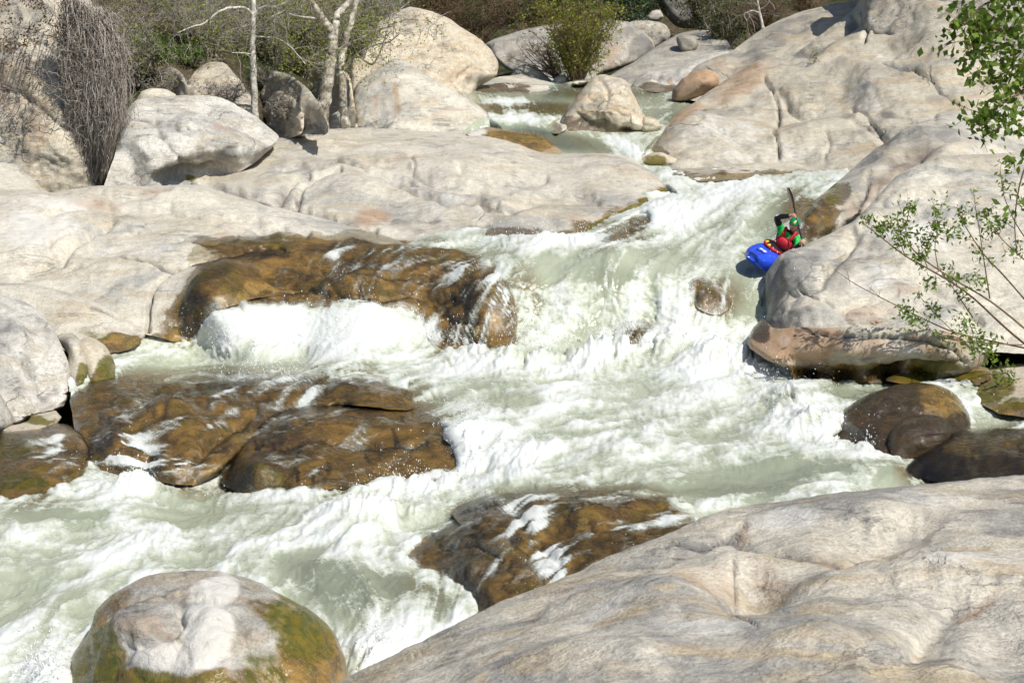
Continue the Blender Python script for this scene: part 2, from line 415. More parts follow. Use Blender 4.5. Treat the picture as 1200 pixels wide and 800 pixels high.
def rock(label, pts, anchors, mat='pale', R=40, B=.6, T=1.2, step=2.5, lump=.10, lumpL=2.2, fine=1., grooves=(), bumps=(), wet=(), moss=(),
         brown=(), rust=(), dark=(), pale=(), film=(), foamb=(), jitter=1.2, name='boulder', cat='boulder', group=None, facet=0., wline=True, cuts=0):
    _rid[0] += 1; rid = _rid[0] * 13.7
    flags = [(p[2] if len(p) > 2 else 'r') for p in pts]; xy = [(p[0], p[1]) for p in pts]
    poly, fl = catmull(xy, flags)
    # natural wobble of the outline
    n = len(poly); nx = np.stack([poly[:, 0] * .045, poly[:, 1] * .045, np.full(n, rid)], -1)
    poly = poly + jitter * np.stack([fbm(nx, 4, .6), fbm(nx + 40, 4, .6)], -1)
    A = poly; Bp = np.roll(poly, -1, 0)
    an_p = [(a[0], a[1]) for a in anchors]; an_d = [(float(Dw(a[0], a[1])) + float(a[2][1:] or 0) if isinstance(a[2], str) else a[2]) for a in anchors]
    for i in range(n):
        if fl[i] == 'w' and i % 4 == 0:
            an_p.append((poly[i, 0], poly[i, 1])); an_d.append(float(Dw(poly[i, 0], poly[i, 1])) + .03)
    df = rbf_fit(an_p, [1. / d for d in an_d])
    u0, v0 = poly.min(0) - 3 * step; u1, v1 = poly.max(0) + 3 * step
    U, Vv = np.meshgrid(np.arange(u0, u1 + step, step), np.arange(v0, v1 + step, step))
    dist, bx, by = seg_dist(U, Vv, A, Bp); ins = inside(U, Vv, poly)
    sd = np.where(ins, dist, -dist)
    keep = sd > -.72 * step
    snap = keep & (sd < .55 * step)
    U = np.where(snap, bx, U); Vv = np.where(snap, by, Vv)
    sd = np.where(snap, 0, sd)
    q = keep[:-1, :-1] & keep[1:, :-1] & keep[:-1, 1:] & keep[1:, 1:]
    q &= ~(snap[:-1, :-1] & snap[1:, :-1] & snap[:-1, 1:] & snap[1:, 1:])
    # distance to the open (round) rim only
    rm = [i for i in range(n) if fl[i] == 'r']
    e = seg_dist(U, Vv, A[rm], Bp[rm])[0] if rm else np.full(U.shape, 1e3)
    k = np.clip(e / R, 0, 1); prof = np.sqrt(np.clip(1 - (1 - k) ** 2, 0, 1))
    D = 1. / np.clip(df(U, Vv), 1 / 140., 1 / 4.)
    D = D + B * (1 - prof)
    k00, k10, k11, k01 = keep[:-1, :-1], keep[1:, :-1], keep[1:, 1:], keep[:-1, 1:]
    tri = (k00.astype(int) + k10 + k11 + k01) == 3
    tri &= ~((snap | ~keep)[:-1, :-1] & (snap | ~keep)[1:, :-1] & (snap | ~keep)[:-1, 1:] & (snap | ~keep)[1:, 1:])
    idx = -np.ones(U.shape, int); used = np.zeros(U.shape, bool)
    used[:-1, :-1] |= tri & k00; used[1:, :-1] |= tri & k10; used[1:, 1:] |= tri & k11; used[:-1, 1:] |= tri & k01
    used[:-1, :-1] |= q; used[1:, :-1] |= q; used[:-1, 1:] |= q; used[1:, 1:] |= q
    cnt = used.sum(); idx[used] = np.arange(cnt)
    P = unproj(U, Vv, D)
    du = np.gradient(P, axis=1); dv = np.gradient(P, axis=0)
    Nn = np.cross(dv, du); Nn /= np.linalg.norm(Nn, axis=-1)[..., None] + 1e-12
    cam = np.array([0, 0, HC]); Nn *= np.sign(((cam - P) * Nn).sum(-1))[..., None]
    p = P[used]; u = U[used]; v = Vv[used]; nn = Nn[used]; pr = prof[used]
    q3 = p + rid
    h = lump * fbm(q3 / lumpL, 3) + lump * .38 * fbm(q3 / lumpL * 3.1 + 7, 3) + .011 * fine * fbm(q3 * 4.5, 3)
    rdg = 1 - np.abs(fbm(q3 / (lumpL * 1.1) * np.array([.45, .9, 1.9]) + 31, 3)); gate = sstep(.1, .5, fbm(q3 / lumpL * .7 + 61, 2))
    h = h - .03 * fine * sstep(.93, 1., rdg) * gate
    if facet:
        w1 = fbm(q3 / lumpL * 1.3 + 51, 2); h = h + facet * (np.round(w1 * 3) / 3 - w1 * .4)
    wob = np.stack([fbm(np.stack([u * .03, v * .03, u * 0 + rid], -1), 3), fbm(np.stack([u * .03, v * .03, u * 0 + rid + 9], -1), 3)], -1) * 5
    uw, vw = u + wob[:, 0], v + wob[:, 1]
    gdark = np.zeros_like(u)
    for g in grooves:
        pl, wd, amp = g[0], g[1], g[2]; gp = np.array(pl, float)
        dd = seg_dist(uw, vw, gp[:-1], gp[1:])[0]
        h = h - amp * np.exp(-(dd / wd) ** 2)
        gdark = np.maximum(gdark, (min(1., 1.35 * g[3]) if len(g) > 3 else .75) * np.exp(-(dd / (wd * .8)) ** 2))
    for b in bumps:
        h = h + blobsum([b], uw, vw)
    h = h * sstep(-1, 9, sd[used])
    rimf = sstep(-1, 11, sd[used])
    p2 = p + nn * h[:, None]
    if cuts:                                   # planes of old breaks
        rc = np.random.RandomState(int(rid * 10)); vd = cam - p2.mean(0); vd /= np.linalg.norm(vd)
        for c_ in range(cuts):
            pn = vd * .75 + rc.normal(size=3) * .8; pn /= np.linalg.norm(pn)
            s_ = p2 @ pn; thr = np.quantile(s_, rc.uniform(.80, .95)); ov = np.maximum(s_ - thr, 0)
            p2 = p2 - pn * (ov * .8 * rimf)[:, None]
        p2 = p2 + nn * (rimf * .012 * fine * fbm(q3 * 5.5 + 3, 3))[:, None]
    wn = 0 * u
    wetm = blobs(wet, uw, vw); mo = blobs(moss, uw, vw); br = blobs(brown, uw, vw)
    if wline:
        for i0 in [i for i in range(n) if fl[i] == 'w']:
            pass
        wl = [i for i in range(n) if fl[i] == 'w']
        if wl:
            dwl = seg_dist(uw, vw, A[wl], Bp[wl])[0]
            wetm = np.maximum(wetm, sstep(16, 4, dwl) * .9)
    mask = np.stack([wetm, mo, br], -1)
    mask2 = np.stack([blobs(rust, uw, vw), np.maximum(blobs(dark, uw, vw), gdark), blobs(pale, uw, vw)], -1)
    # back of the stone
    Db = D + .15 + T * prof
    gsy, gsx = np.gradient(sd); gl = np.sqrt(gsx ** 2 + gsy ** 2) + 1e-6; dl = 5 * sstep(0, 5, sd)
    pb = unproj(U + gsx / gl * dl, Vv + gsy / gl * dl, Db)[used]
    pb = pb + (lump * fbm(pb / lumpL + rid, 2) * sstep(0, 9, sd[used]))[:, None] * -nn * .6
    gi = np.argwhere(q)
    f = np.stack([idx[gi[:, 0], gi[:, 1]], idx[gi[:, 0] + 1, gi[:, 1]], idx[gi[:, 0] + 1, gi[:, 1] + 1], idx[gi[:, 0], gi[:, 1] + 1]], -1)
    fb = f[:, ::-1] + cnt
    ti = np.argwhere(tri); tf = np.zeros((0, 3), int)
    if len(ti):
        c4 = np.stack([np.stack([ti[:, 0], ti[:, 1]], -1), np.stack([ti[:, 0] + 1, ti[:, 1]], -1), np.stack([ti[:, 0] + 1, ti[:, 1] + 1], -1), np.stack([ti[:, 0], ti[:, 1] + 1], -1)], 1)
        k4 = keep[c4[..., 0], c4[..., 1]]; tf = idx[c4[..., 0], c4[..., 1]][k4].reshape(-1, 3)
    # stitch the rim
    ed = np.concatenate([f[:, [0, 1]], f[:, [1, 2]], f[:, [2, 3]], f[:, [3, 0]], tf[:, [0, 1]], tf[:, [1, 2]], tf[:, [2, 0]]])
    key = np.sort(ed, 1); kk = key[:, 0].astype(np.int64) * (cnt + 1) + key[:, 1]
    _, first, c = np.unique(kk, return_index=True, return_counts=True)
    be = ed[first[c == 1]]
    rim = np.unique(be); wmap = np.zeros(cnt, int); wmap[rim] = 2 * cnt + np.arange(len(rim)); st = np.stack([wmap[be[:, 1]], wmap[be[:, 0]], be[:, 0] + cnt, be[:, 1] + cnt], -1)
    # the rim of the back follows the rim of the front
    pb[rim] = p2[rim] + (unproj(u, v, D[used] + .12) - p)[rim]
    V = np.concatenate([p2, pb, p2[rim]]); Q = np.concatenate([f, fb, st])
    att = {'mask': np.concatenate([mask, mask, mask[rim]]), 'mask2': np.concatenate([mask2, mask2, mask2[rim]])}
    o = mesh_obj(name, V, Q, M[mat], None, att, True, np.concatenate([tf, tf[:, ::-1] + cnt]))
    tag(o, label, cat, group)
    ROCKS.append((poly, df, (u0, v0, u1, v1), R, B, len(film) > 0, rm))
    if len(film):
        fm = blobs(film, uw, vw) * (1 if True else 0)
        dwl = seg_dist(u, v, A[wl], Bp[wl])[0] if wl else np.full(u.shape, 99.)
        FILMS.append((p2, nn, u, v, f, fm, foamb, dwl))
    return o
# ------------------------------------------------------------------ the stones, traced one by one (photo u, v; depth ahead in metres)
# ---- left bank
rock('pale weathered cliff boulder hung with dead vines at the left edge',
     [(-330,-70),(50,-75),(100,-10),(135,45),(148,90),(146,140),(134,180),(128,232,'h'),(-330,232,'h')],
     [(0,0,46.5),(-300,0,46.5),(-300,200,43.5),(100,0,47),(0,110,45),(0,200,43.5),(120,200,44),(60,130,43.8)], 'cliff', 50, 1.5, 3, lump=.17, lumpL=1.6, fine=2.2, facet=.12,
     grooves=[([(0,105),(30,112),(60,140),(90,150)],3,.12),([(20,120),(25,160),(10,190)],2,.06),([(60,60),(75,110),(95,130)],4,.14)],
     bumps=[(40,30,30,25,.2),(20,80,22,18,.14),(70,90,20,25,.1),(70,160,50,30,.2)], dark=[(30,60,60,40,.35),(20,20,70,40,.5)], rust=[(10,100,50,40,.4),(40,150,30,50,.3)], name='cliff_boulder', cuts=5)
rock('small rounded cream boulder below the vine cliff at left edge',
     [(-300,182),(0,190),(28,202),(58,228),(70,250,'h'),(-300,250,'h')], [(0,195,41.5),(0,235,40),(50,235,40.3)], 'pale', 22,.8,1.2, lump=.06)
rock('big whitish boulder with dark hollow beside the hanging dead vine',
     [(136,176),(148,132),(163,116),(200,112),(255,112),(288,128),(312,145),(327,161),(300,190,'h'),(245,220,'h'),(196,232,'h'),(122,232,'h')],
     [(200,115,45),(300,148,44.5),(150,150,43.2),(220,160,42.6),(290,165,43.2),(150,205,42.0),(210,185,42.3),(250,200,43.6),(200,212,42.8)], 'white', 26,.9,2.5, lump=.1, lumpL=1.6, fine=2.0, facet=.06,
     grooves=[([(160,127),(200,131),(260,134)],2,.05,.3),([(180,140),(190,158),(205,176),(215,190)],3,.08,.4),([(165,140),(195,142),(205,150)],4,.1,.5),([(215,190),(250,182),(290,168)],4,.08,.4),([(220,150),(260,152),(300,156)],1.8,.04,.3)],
     bumps=[(185,145,14,7,-.12),(225,205,40,9,-.3,-12)], dark=[(190,145,16,9,.5),(262,186,34,10,.55,-22),(225,205,30,10,.6,-14),(160,190,20,20,.3)], moss=[(232,213,12,4,.8)], rust=[(275,145,30,12,.4)], cuts=4)  # dark blobs at lower right paint in the shade under the overhang
rock('small flat pale rock on top of the whitish boulder', [(160,117),(166,108),(178,103),(195,105),(206,111),(210,118,'h'),(165,120,'h')], [(180,112,46)], 'pale', 8,.4,.8, lump=.05)
rock('long smooth cream granite slab crossing the middle of the picture',
     [(228,218,'h'),(246,203),(290,176),(326,162),(367,153),(420,150),(470,152),(550,157),(590,164),(645,180),(697,179),(732,183),(758,197),(785,216),(796,227),(788,234),
      (770,239),(737,252),(708,262),(692,274,'w'),(670,281,'w'),(640,281,'w'),(560,278,'w'),(520,284,'w'),(475,292,'h'),(350,250,'h')],
     [(400,153,47),(470,155,47),(600,170,45.5),(680,184,44),(735,190,43.2),(300,180,45),(240,212,42.5),(330,222,41),(420,200,42),(520,215,40.8),(400,255,38.6),(480,281,36.7),(560,276,36.4),(640,277,36.6),(690,268,37.3),(700,225,40),(760,232,39.9),(785,224,41.2),(600,250,38.3)],
     'mid', 20,1.2,3, lump=.16, lumpL=3.2, fine=1.3,
     grooves=[([(228,216),(266,224),(304,236),(350,246),(402,260),(440,270)],3.5,.25,.75),([(330,200),(400,192),(470,212),(520,225),(560,228)],3,0.192,.3),([(430,190),(480,200),(520,218),(580,228),(620,235)],5,0.160,.2),([(455,215),(490,232),(560,238),(600,250)],3,0.192,.35),  # first groove: dark crack with the shadowed gap painted in
              ([(330,230),(345,215),(360,210)],3,0.192,.4),([(350,242),(352,225),(372,212),(400,205)],2.5,0.160,.4),([(540,205),(600,222),(640,210)],6,0.160,.1),([(600,245),(650,225),(700,230)],6,0.128,.1),([(480,205),(488,195),(484,185)],1.6,0.064,.35)],
     bumps=[(560,200,60,18,.15),(500,262,50,14,-.12),(420,225,40,14,.12),(640,250,30,12,.12),(330,236,14,10,-.15)],
     wet=[(700,266,30,9,.7),(600,279,50,5,.9),(775,232,16,8,.8),(520,285,40,5,.8)], moss=[(772,231,32,13,1.,-30),(738,250,36,9,1.,-20),(700,266,20,13,1.,-20),(678,278,14,6,.9)], brown=[(690,266,26,14,.8),(655,279,20,5,.8),(768,226,36,10,.6,-30),(500,284,50,7,.8),(600,279,60,6,.6),(720,250,50,10,.55,-20)],
     rust=[(480,180,30,10,.25),(440,255,25,12,.6),(470,185,16,10,.3),(680,258,20,14,.5),(700,180,30,6,.35)], dark=[(335,225,22,12,.5,-20),(470,265,30,8,.45,10),(560,268,40,6,.45),(490,268,12,4,.6),(320,200,30,10,.2,-30),(740,200,30,12,.12)], pale=[(520,240,70,14,.35,10),(450,210,40,8,.4,10)], name='rock_slab', cat='rock slab', step=1.7)
rock('broad smooth pale slab on the left sloping down to the white fall with a wet brown flank',
     [(-330,214),(20,222),(60,226),(94,220),(122,217),(168,218),(228,217),(266,226),(304,238),(350,249),(402,263),(440,273),(474,284),(500,300,'h'),(430,335,'h'),(330,345,'h'),(290,352,'h'),(258,366,'w'),(230,397,'w'),(205,400,'w'),(188,396,'h'),(172,392,'h'),(100,372,'h'),(-330,352,'h')],
     [(0,222,39),(-300,222,39.5),(-300,340,33.8),(168,221,39.5),(228,222,39.3),(300,240,38.8),(400,264,37.2),(460,283,36.3),(330,300,34.9),(270,310,34.3),(215,325,33.5),(180,355,32.8),(195,385,32.3),(245,375,32.5),(100,300,35),(0,320,34.2),(100,350,33.2),(330,330,34.0),(250,270,36.3),(380,290,35.6),(130,250,37.3)],
     'pale', 16,.9,3, lump=.13, lumpL=2.8, fine=1.1,
     grooves=[([(85,314),(115,303),(140,302),(165,306),(205,313),(240,310),(280,297),(330,294)],1.8,0.128,.75),([(60,290),(90,272),(110,265),(160,268)],2,0.096,.25),([(30,320),(70,305),(88,290),(105,268),(130,255)],5,0.192,.15),
              ([(205,313),(190,325),(178,342),(174,362),(176,386)],2.2,0.160,.45),([(150,273),(200,279),(250,290),(275,280)],1.6,0.080,.3),([(92,223),(140,230),(200,222)],4,0.160,.12),([(60,250),(120,240),(200,246),(300,262),(360,275)],5,0.144,.1)],
     bumps=[(240,350,46,34,.3,-50),(130,310,50,14,.12),(130,225,60,7,.14),(60,285,50,20,.12),(210,290,50,9,.1)],
     wet=[(310,335,60,30,1.),(236,358,80,32,1.,-48),(330,300,110,20,1.,10),(400,300,90,18,1.,8),(270,318,60,26,1.,-20)], brown=[(240,355,76,28,.9,-48),(310,335,60,30,1.),(330,300,100,20,.95,5),(400,297,95,17,.95,8),(195,375,18,24,.5,-40)],
     moss=[(235,345,60,10,.55,-48),(310,288,55,7,.6,6),(340,281,40,5,.5),(215,372,30,9,.4,-50)], dark=[(240,345,60,14,.7,-48),(300,300,60,10,.6),(400,292,60,8,.7),(215,340,8,20,.25,30),(110,305,40,10,.15),(40,330,50,6,.2)], pale=[(40,270,60,24,.6),(60,240,60,8,.5),(160,290,60,8,.35)], rust=[(110,238,40,6,.45),(80,285,30,7,.35),(260,272,12,2.5,.7),(190,222,40,5,.35)],
     film=[(250,352,55,22,.75,-50),(320,305,90,26,.9,0),(400,305,90,30,1.)], foamb=[(335,300,40,3,.5,-32),(300,322,50,4,.4,-32),(392,300,9,16,.5)], name='rock_slab', cat='rock slab', step=1.7)
rock('brown stepped ledge under a thin sheet of water above the white fall',
     [(255,340,'h'),(285,308,'h'),(330,288,'h'),(400,286,'h'),(475,287,'w'),(540,294,'w'),(580,315,'w'),(602,350,'w'),(606,395,'w'),(590,414,'w'),(550,418,'w'),(512,412,'w'),(495,383,'w'),(478,366,'w'),(400,360,'w'),(300,362,'w'),(250,372,'h')],
     [(300,320,34.2),(340,295,35.4),(400,290,35.8),(400,350,32.95),(400,330,33.6),(300,354,33),(480,356,32.9),(560,330,'w-.15'),(570,355,'w-.25'),(550,395,'w-.25'),(515,385,32.25)],
     'brown', 12,.5,1.5, lump=0.078, lumpL=1.1, fine=1.32, facet=0., wet=[(430,350,260,90,1.)], brown=[(430,350,260,90,1.)], moss=[(340,290,60,6,.3)], rust=[(560,370,40,26,.35),(500,360,40,30,.3)], dark=[(400,305,70,14,.5),(330,330,50,16,.4)],
     grooves=[([(300,338),(380,345),(470,350),(530,350)],3,.1,.4),([(360,318),(440,322),(520,330)],3,.08,.4),([(505,355),(530,375),(560,385)],3,.08,.3)], bumps=[(570,360,30,40,.2),(430,330,50,10,.12)],
     film=[(430,350,260,90,1.)], foamb=[(430,296,70,7,.45),(360,310,26,8,.3,-30),(440,312,60,6,.25),(520,320,55,22,.22),(590,350,22,50,.6,-8),(560,320,40,12,.4),(560,400,50,22,.55),(500,390,20,22,.5),(420,340,12,14,.35),(575,300,40,10,.6),(490,290,40,6,.5),(550,360,8,40,.25,-15),(530,350,6,20,.3,20)], name='river_ledge', cat='river rock')
rock('low pale slab with a dark crack under the broad left slab',
     [(-330,330),(0,331),(60,338),(105,351),(140,364),(173,387),(166,400,'h'),(150,410,'w'),(120,415,'w'),(95,410,'h'),(-330,440,'h')],
     [(0,336,33.2),(-300,336,33.4),(-300,420,31),(100,354,32.7),(165,388,32.1),(120,400,31.8),(0,390,32),(60,370,32.3)], 'mid', 9,.4,1.5, lump=.08, lumpL=2, grooves=[([(105,358),(140,372),(165,386)],2.5,.06,.6)],
     wet=[(135,402,36,12,1.)], brown=[(135,402,40,12,.8)], moss=[(110,392,30,6,.5,8)], dark=[(150,377,25,5,.4,30)], name='rock_slab', cat='rock slab')
rock('large grey and white chunky boulder cut off by the left edge above brown rocks',
     [(-230,340),(0,346),(30,353),(55,374),(70,398),(80,425),(84,452),(80,468),(68,480),(36,489),(0,500),(-230,510)],
     [(0,350,31.4),(45,378,30.3),(60,400,29.4),(75,440,28.9),(60,470,28.3),(0,490,27.6),(0,420,28.6)], 'white', 16,.7,1.5, lump=.1, lumpL=1.1, fine=1.8, facet=.07,
     grooves=[([(57,375),(62,400),(60,430),(72,460)],3,.09,.4),([(0,440),(30,448),(55,440)],3,.06,.3)], bumps=[(35,400,25,30,.1),(40,460,30,14,.12)], dark=[(10,400,26,16,.5),(50,420,10,22,.35,-20),(30,452,30,8,.35)], moss=[], rust=[(0,470,24,12,.4)], cuts=7)
rock('narrow cream rock wedged behind the mossy round one at left', [(64,396),(84,389),(97,405),(104,432),(101,452),(88,460),(76,440),(80,415)], [(80,400,30.2),(90,450,29.3)], 'pale', 12,.5,.8, lump=.05, dark=[(74,410,10,16,.8)], wet=[(98,448,12,14,.8)], moss=[(98,440,9,16,1.)])
rock('round rock with green and ochre algae at the left waterline', [(90,404),(104,395),(122,404),(134,422),(138,440),(134,450,'w'),(118,454,'w'),(104,452),(98,430)], [(105,400,30.5),(125,430,29.9)], 'warm', 14,.5,.8, lump=.04, wet=[(130,440,22,18,1.)], moss=[(128,434,18,20,1.),(110,448,16,8,.8)], brown=[(120,450,20,6,.8)])
rock('small pale rock low at the left edge under the grey chunk', [(-50,455),(0,457),(20,466),(29,486),(18,498),(-50,505)], [(0,460,28.3),(10,495,27.45)], 'white', 14,.5,.8, lump=.05)
rock('flat mossy ledge under the grey chunk at the left edge', [(-200,500,'r'),(10,498),(40,486),(66,481),(72,488),(60,500),(30,512),(0,520),(-200,530,'h')], [(0,502,27.4),(60,486,27.9),(0,525,26.4)], 'warm', 9,.35,.8, lump=.05, wet=[(20,515,50,10,.7)], moss=[(40,492,30,6,.9),(10,515,40,8,.6)])
rock('brown algae covered rock at the left edge below the grey chunk', [(-300,512),(20,506),(64,496),(95,506),(106,532),(98,560),(64,580,'w'),(30,588,'w'),(-300,592,'w')],
     [(0,512,26.6),(60,500,26.9),(80,545,25.1),(30,540,25.2)], 'brown', 14,.5,1.2, lump=0.065, lumpL=.9, fine=0.90, wet=[(20,545,110,50,1.)], brown=[(20,545,110,50,.85)], moss=[(10,520,50,20,.7),(20,565,50,14,.8)], film=[(40,545,100,50,1.)], foamb=[(62,540,14,26,.65,15),(75,520,20,14,.4)], name='river_rock', cat='river rock')
rock('dark wet brown rock with water sliding over its broad back on the left',
     [(82,470),(102,448,'w'),(150,439,'w'),(230,437,'w'),(350,437,'w'),(432,437,'w'),(482,455,'w'),(480,480,'h'),(410,475),(340,485),(300,512),(268,545),(235,568,'w'),(170,562,'w'),(104,545,'h')],
     [(470,464,28.2),(150,500,26.8),(280,505,26.4),(380,468,28),(200,550,25),(220,470,27.9)], 'brown', 10,.4,1.2, lump=0.104, lumpL=1.1, fine=1.20, facet=0., wet=[(280,500,280,90,1.)], brown=[(280,500,280,90,.95)],
     dark=[(150,470,60,12,.5,-10),(360,448,70,8,.5),(300,470,40,10,.4),(140,490,14,26,.5,40)], moss=[(150,470,30,7,.45,-20)], bumps=[(200,480,50,12,.2,-10),(330,460,60,9,.14),(140,520,26,30,.2)], grooves=[([(120,500),(150,480),(190,472),(240,478)],4,.1,.3),([(230,540),(260,505),(300,482)],4,.12,.3)],
     film=[(280,490,280,90,1.)], foamb=[(315,446,46,12,.75,8),(270,465,26,5,.5,-35),(360,468,24,5,.6,-40),(330,492,30,5,.5,-35),(215,500,30,6,.45),(150,535,50,20,.85),(195,545,40,14,.7),(130,545,26,16,.7),(440,445,40,6,.5),(250,500,30,5,.45,-30),(400,440,40,5,.4)], name='river_rock', cat='river rock')
rock('smooth brown rock streaked with dark green weed beside the rapid, left of centre',
     [(282,510),(315,487),(390,468),(458,460,'w'),(502,478,'w'),(530,502,'w'),(546,530,'w'),(540,555,'w'),(508,570,'w'),(430,572,'w'),(330,576,'w'),(284,577,'w'),(258,566,'w'),(266,540)],
     [(300,500,26.9),(400,475,27.7),(350,525,25.3),(480,520,'w-.35'),(500,500,'w-.2'),(400,560,24.5),(300,550,24.7)], 'brown', 15,.5,1.2, lump=0.065, lumpL=1.2, fine=0.96, facet=0., wet=[(400,520,230,80,1.)], brown=[(400,520,230,80,1.)],
     grooves=[([(300,525),(350,519),(420,523),(500,520)],2,.07,.6),([(330,505),(400,490),(470,495)],3,.06,.2)], bumps=[(300,556,26,14,.14),(410,500,80,14,.12)], rust=[(420,500,70,20,.4)], moss=[(310,560,30,12,.6),(450,545,40,12,.3)],
     dark=[(380,475,10,4,.7,-30),(350,482,18,4,.6,-30),(348,556,3,12,.9),(386,555,5,9,.9),(352,530,3,8,.9),(464,516,4,14,.9,-32),(432,538,4,11,.9,-25),(365,560,3,8,.8),(400,566,20,5,.4)],
     film=[(400,510,230,80,1.)], foamb=[(500,470,50,12,.6,35),(540,520,14,34,.7,-15),(300,495,40,7,.45,-30),(370,562,8,14,.45),(340,470,30,6,.5),(470,462,40,8,.55,20),(520,560,26,10,.7),(440,470,30,4,.4)], name='river_rock', cat='river rock')
# ---- stones in the fall
rock('low brown rock breaking the surface at the right of the main fall', [(806,332,'w'),(822,325,'w'),(842,336,'w'),(858,350,'w'),(852,364,'w'),(838,370,'w'),(818,362,'w'),(808,346,'w')], [(826,342,'w-.14'),(840,354,'w-.14')], 'brown', 12,.4,.8, lump=.08, lumpL=.7, fine=2, wet=[(820,350,80,60,1.)], brown=[(820,350,80,60,1.)], moss=[(815,330,20,8,.5)],
     film=[(820,350,80,60,1.)], foamb=[(806,340,6,20,.3),(830,370,24,5,.4),(820,346,20,7,.35),(845,355,8,14,.3),(810,324,20,4,.3)], name='river_rock', cat='river rock')
rock('dark rock half hidden in the white water at the foot of the main fall', [(720,392,'w'),(730,378,'w'),(750,374,'w'),(770,384,'w'),(774,404,'w'),(760,416,'w'),(735,418,'w'),(722,410,'w')], [(740,395,'w-.15'),(755,402,'w-.15')], 'brown', 10,.4,.7, lump=.08, lumpL=.6, fine=2, wet=[(745,400,60,40,1.)], brown=[(745,400,60,40,.8)], dark=[(732,405,14,10,.9)],
     film=[(745,400,60,40,1.)], foamb=[(750,385,30,14,.62),(745,418,30,8,.85),(765,400,10,14,.6),(742,400,10,10,.3)], name='river_rock', cat='river rock')
rock('wet brown rock at the tip of the long cream slab', [(688,285),(698,271),(722,259),(748,247),(768,250),(768,264),(752,278),(728,288,'w'),(700,292,'w')], [(705,274,36.0),(755,256,37.6),(735,274,36.0)], 'brown', 9,.35,.8, lump=.03, lumpL=.7, wet=[(730,268,60,40,1.)], brown=[(730,268,60,40,1.)], moss=[(700,275,10,10,.6)],
     film=[(730,268,60,40,1.)], foamb=[(700,283,18,8,.75),(725,270,20,5,.4,-25),(758,275,12,10,.6)], name='river_rock', cat='river rock')
# ---- front
rock('brown rock with white water pouring over it in front of centre',
     [(530,602,'w'),(545,588,'w'),(575,580,'w'),(620,576,'w'),(700,575,'w'),(770,581,'w'),(800,598,'w'),(812,620,'h'),(700,690,'h'),(640,720,'h'),(600,700,'h'),(560,640,'h')],
     [(790,605,22.0),(560,606,22.3),(700,600,22.2),(640,650,20.8),(720,640,20.9),(600,690,19.9),(770,620,21.6)], 'brown', 12,.45,1.2, lump=0.078, lumpL=1., fine=1.20, facet=0., wet=[(680,640,200,90,1.)], brown=[(680,640,200,90,1.)], bumps=[(700,610,50,14,.14),(620,620,20,50,.08,15)],
     dark=[(590,590,40,9,.4),(640,600,30,12,.35)], grooves=[([(600,600),(625,630),(650,660)],5,.05,.2)], film=[(680,640,200,90,1.)], foamb=[(600,600,16,26,.7,-20),(640,640,24,40,.6,-25),(655,665,16,22,.7),(700,585,90,7,.4),(625,590,20,12,.5),(780,600,20,18,.6),(760,590,30,10,.5),(720,620,30,8,.35),(690,645,16,24,.3,30)], name='river_rock', cat='river rock', step=2)
rock('golden brown algae rock with one green weed streak beside the front slab',
     [(467,656,'w'),(484,636,'w'),(505,623),(535,612),(575,612),(600,632),(625,658),(640,690),(620,720,'h'),(560,730,'h'),(548,705,'w'),(520,682,'w'),(488,668,'w')],
     [(480,648,21.7),(560,618,21.9),(600,650,20.6),(560,680,20),(620,690,19.6),(510,660,21.1)], 'brown', 16,.5,1, lump=0.046, lumpL=.9, fine=0.90, wet=[(560,660,120,80,1.)], brown=[(560,660,120,80,1.)], moss=[(580,650,40,20,.45),(540,690,30,20,.3)], dark=[(548,679,6,30,.95,-28)],
     grooves=[([(515,640),(560,640),(590,660)],2.5,.05,.3)], film=[(560,650,120,60,1.)], foamb=[(500,625,30,8,.4,-20),(540,612,40,5,.35),(470,655,10,6,.5),(530,690,30,7,.6,35)], name='river_rock', cat='river rock', step=2)
rock('round mossy boulder with a pale dry crown standing in the front rapid',
     [(80,795),(86,765),(104,738),(112,714),(136,692),(170,674),(205,668),(250,668),(292,677),(330,696),(366,717),(390,738),(403,765),(407,792),(404,850,'h'),(80,850,'h')],
     [(220,674,18.0),(220,720,17.1),(120,790,17.0),(370,785,17.0),(240,800,16.2),(150,720,17.4),(330,725,17.4)], 'grey', 46,.8,1.8, lump=.09, lumpL=1., fine=1.2,
     grooves=[([(170,690),(200,692),(250,700),(280,730),(300,760),(340,790)],3,.05,.4),([(212,700),(212,725),(190,745),(165,755)],6,.09,.2),([(120,720),(150,700),(190,690)],4,.05,.2)], bumps=[(245,740,26,60,.1),(160,735,34,24,.08),(330,740,40,40,.06),(196,730,14,24,-.1,20)],
     wet=[(100,770,36,70,1.,20),(375,760,50,70,1.,-20),(120,710,24,20,.6),(240,838,150,16,1.)], moss=[(110,775,34,60,1.,20),(350,735,55,40,.85,35),(170,800,60,20,.8),(310,790,40,40,.6),(240,810,120,22,.5)], brown=[(368,770,52,80,.95),(102,765,32,70,.95),(300,805,90,26,.75),(325,712,50,24,.5),(150,700,40,16,.5),(200,805,120,14,.7)],
     pale=[(243,735,34,60,1.,-4),(262,690,20,24,.9),(140,755,18,16,.5),(190,765,40,26,.7),(225,780,50,20,.6)], dark=[(160,715,44,14,.4,-25),(185,745,30,10,.5,-35),(310,720,16,40,.3,-30),(200,672,60,6,.3)], rust=[(168,733,40,14,.45),(190,722,26,8,.3)], step=2, cuts=2)
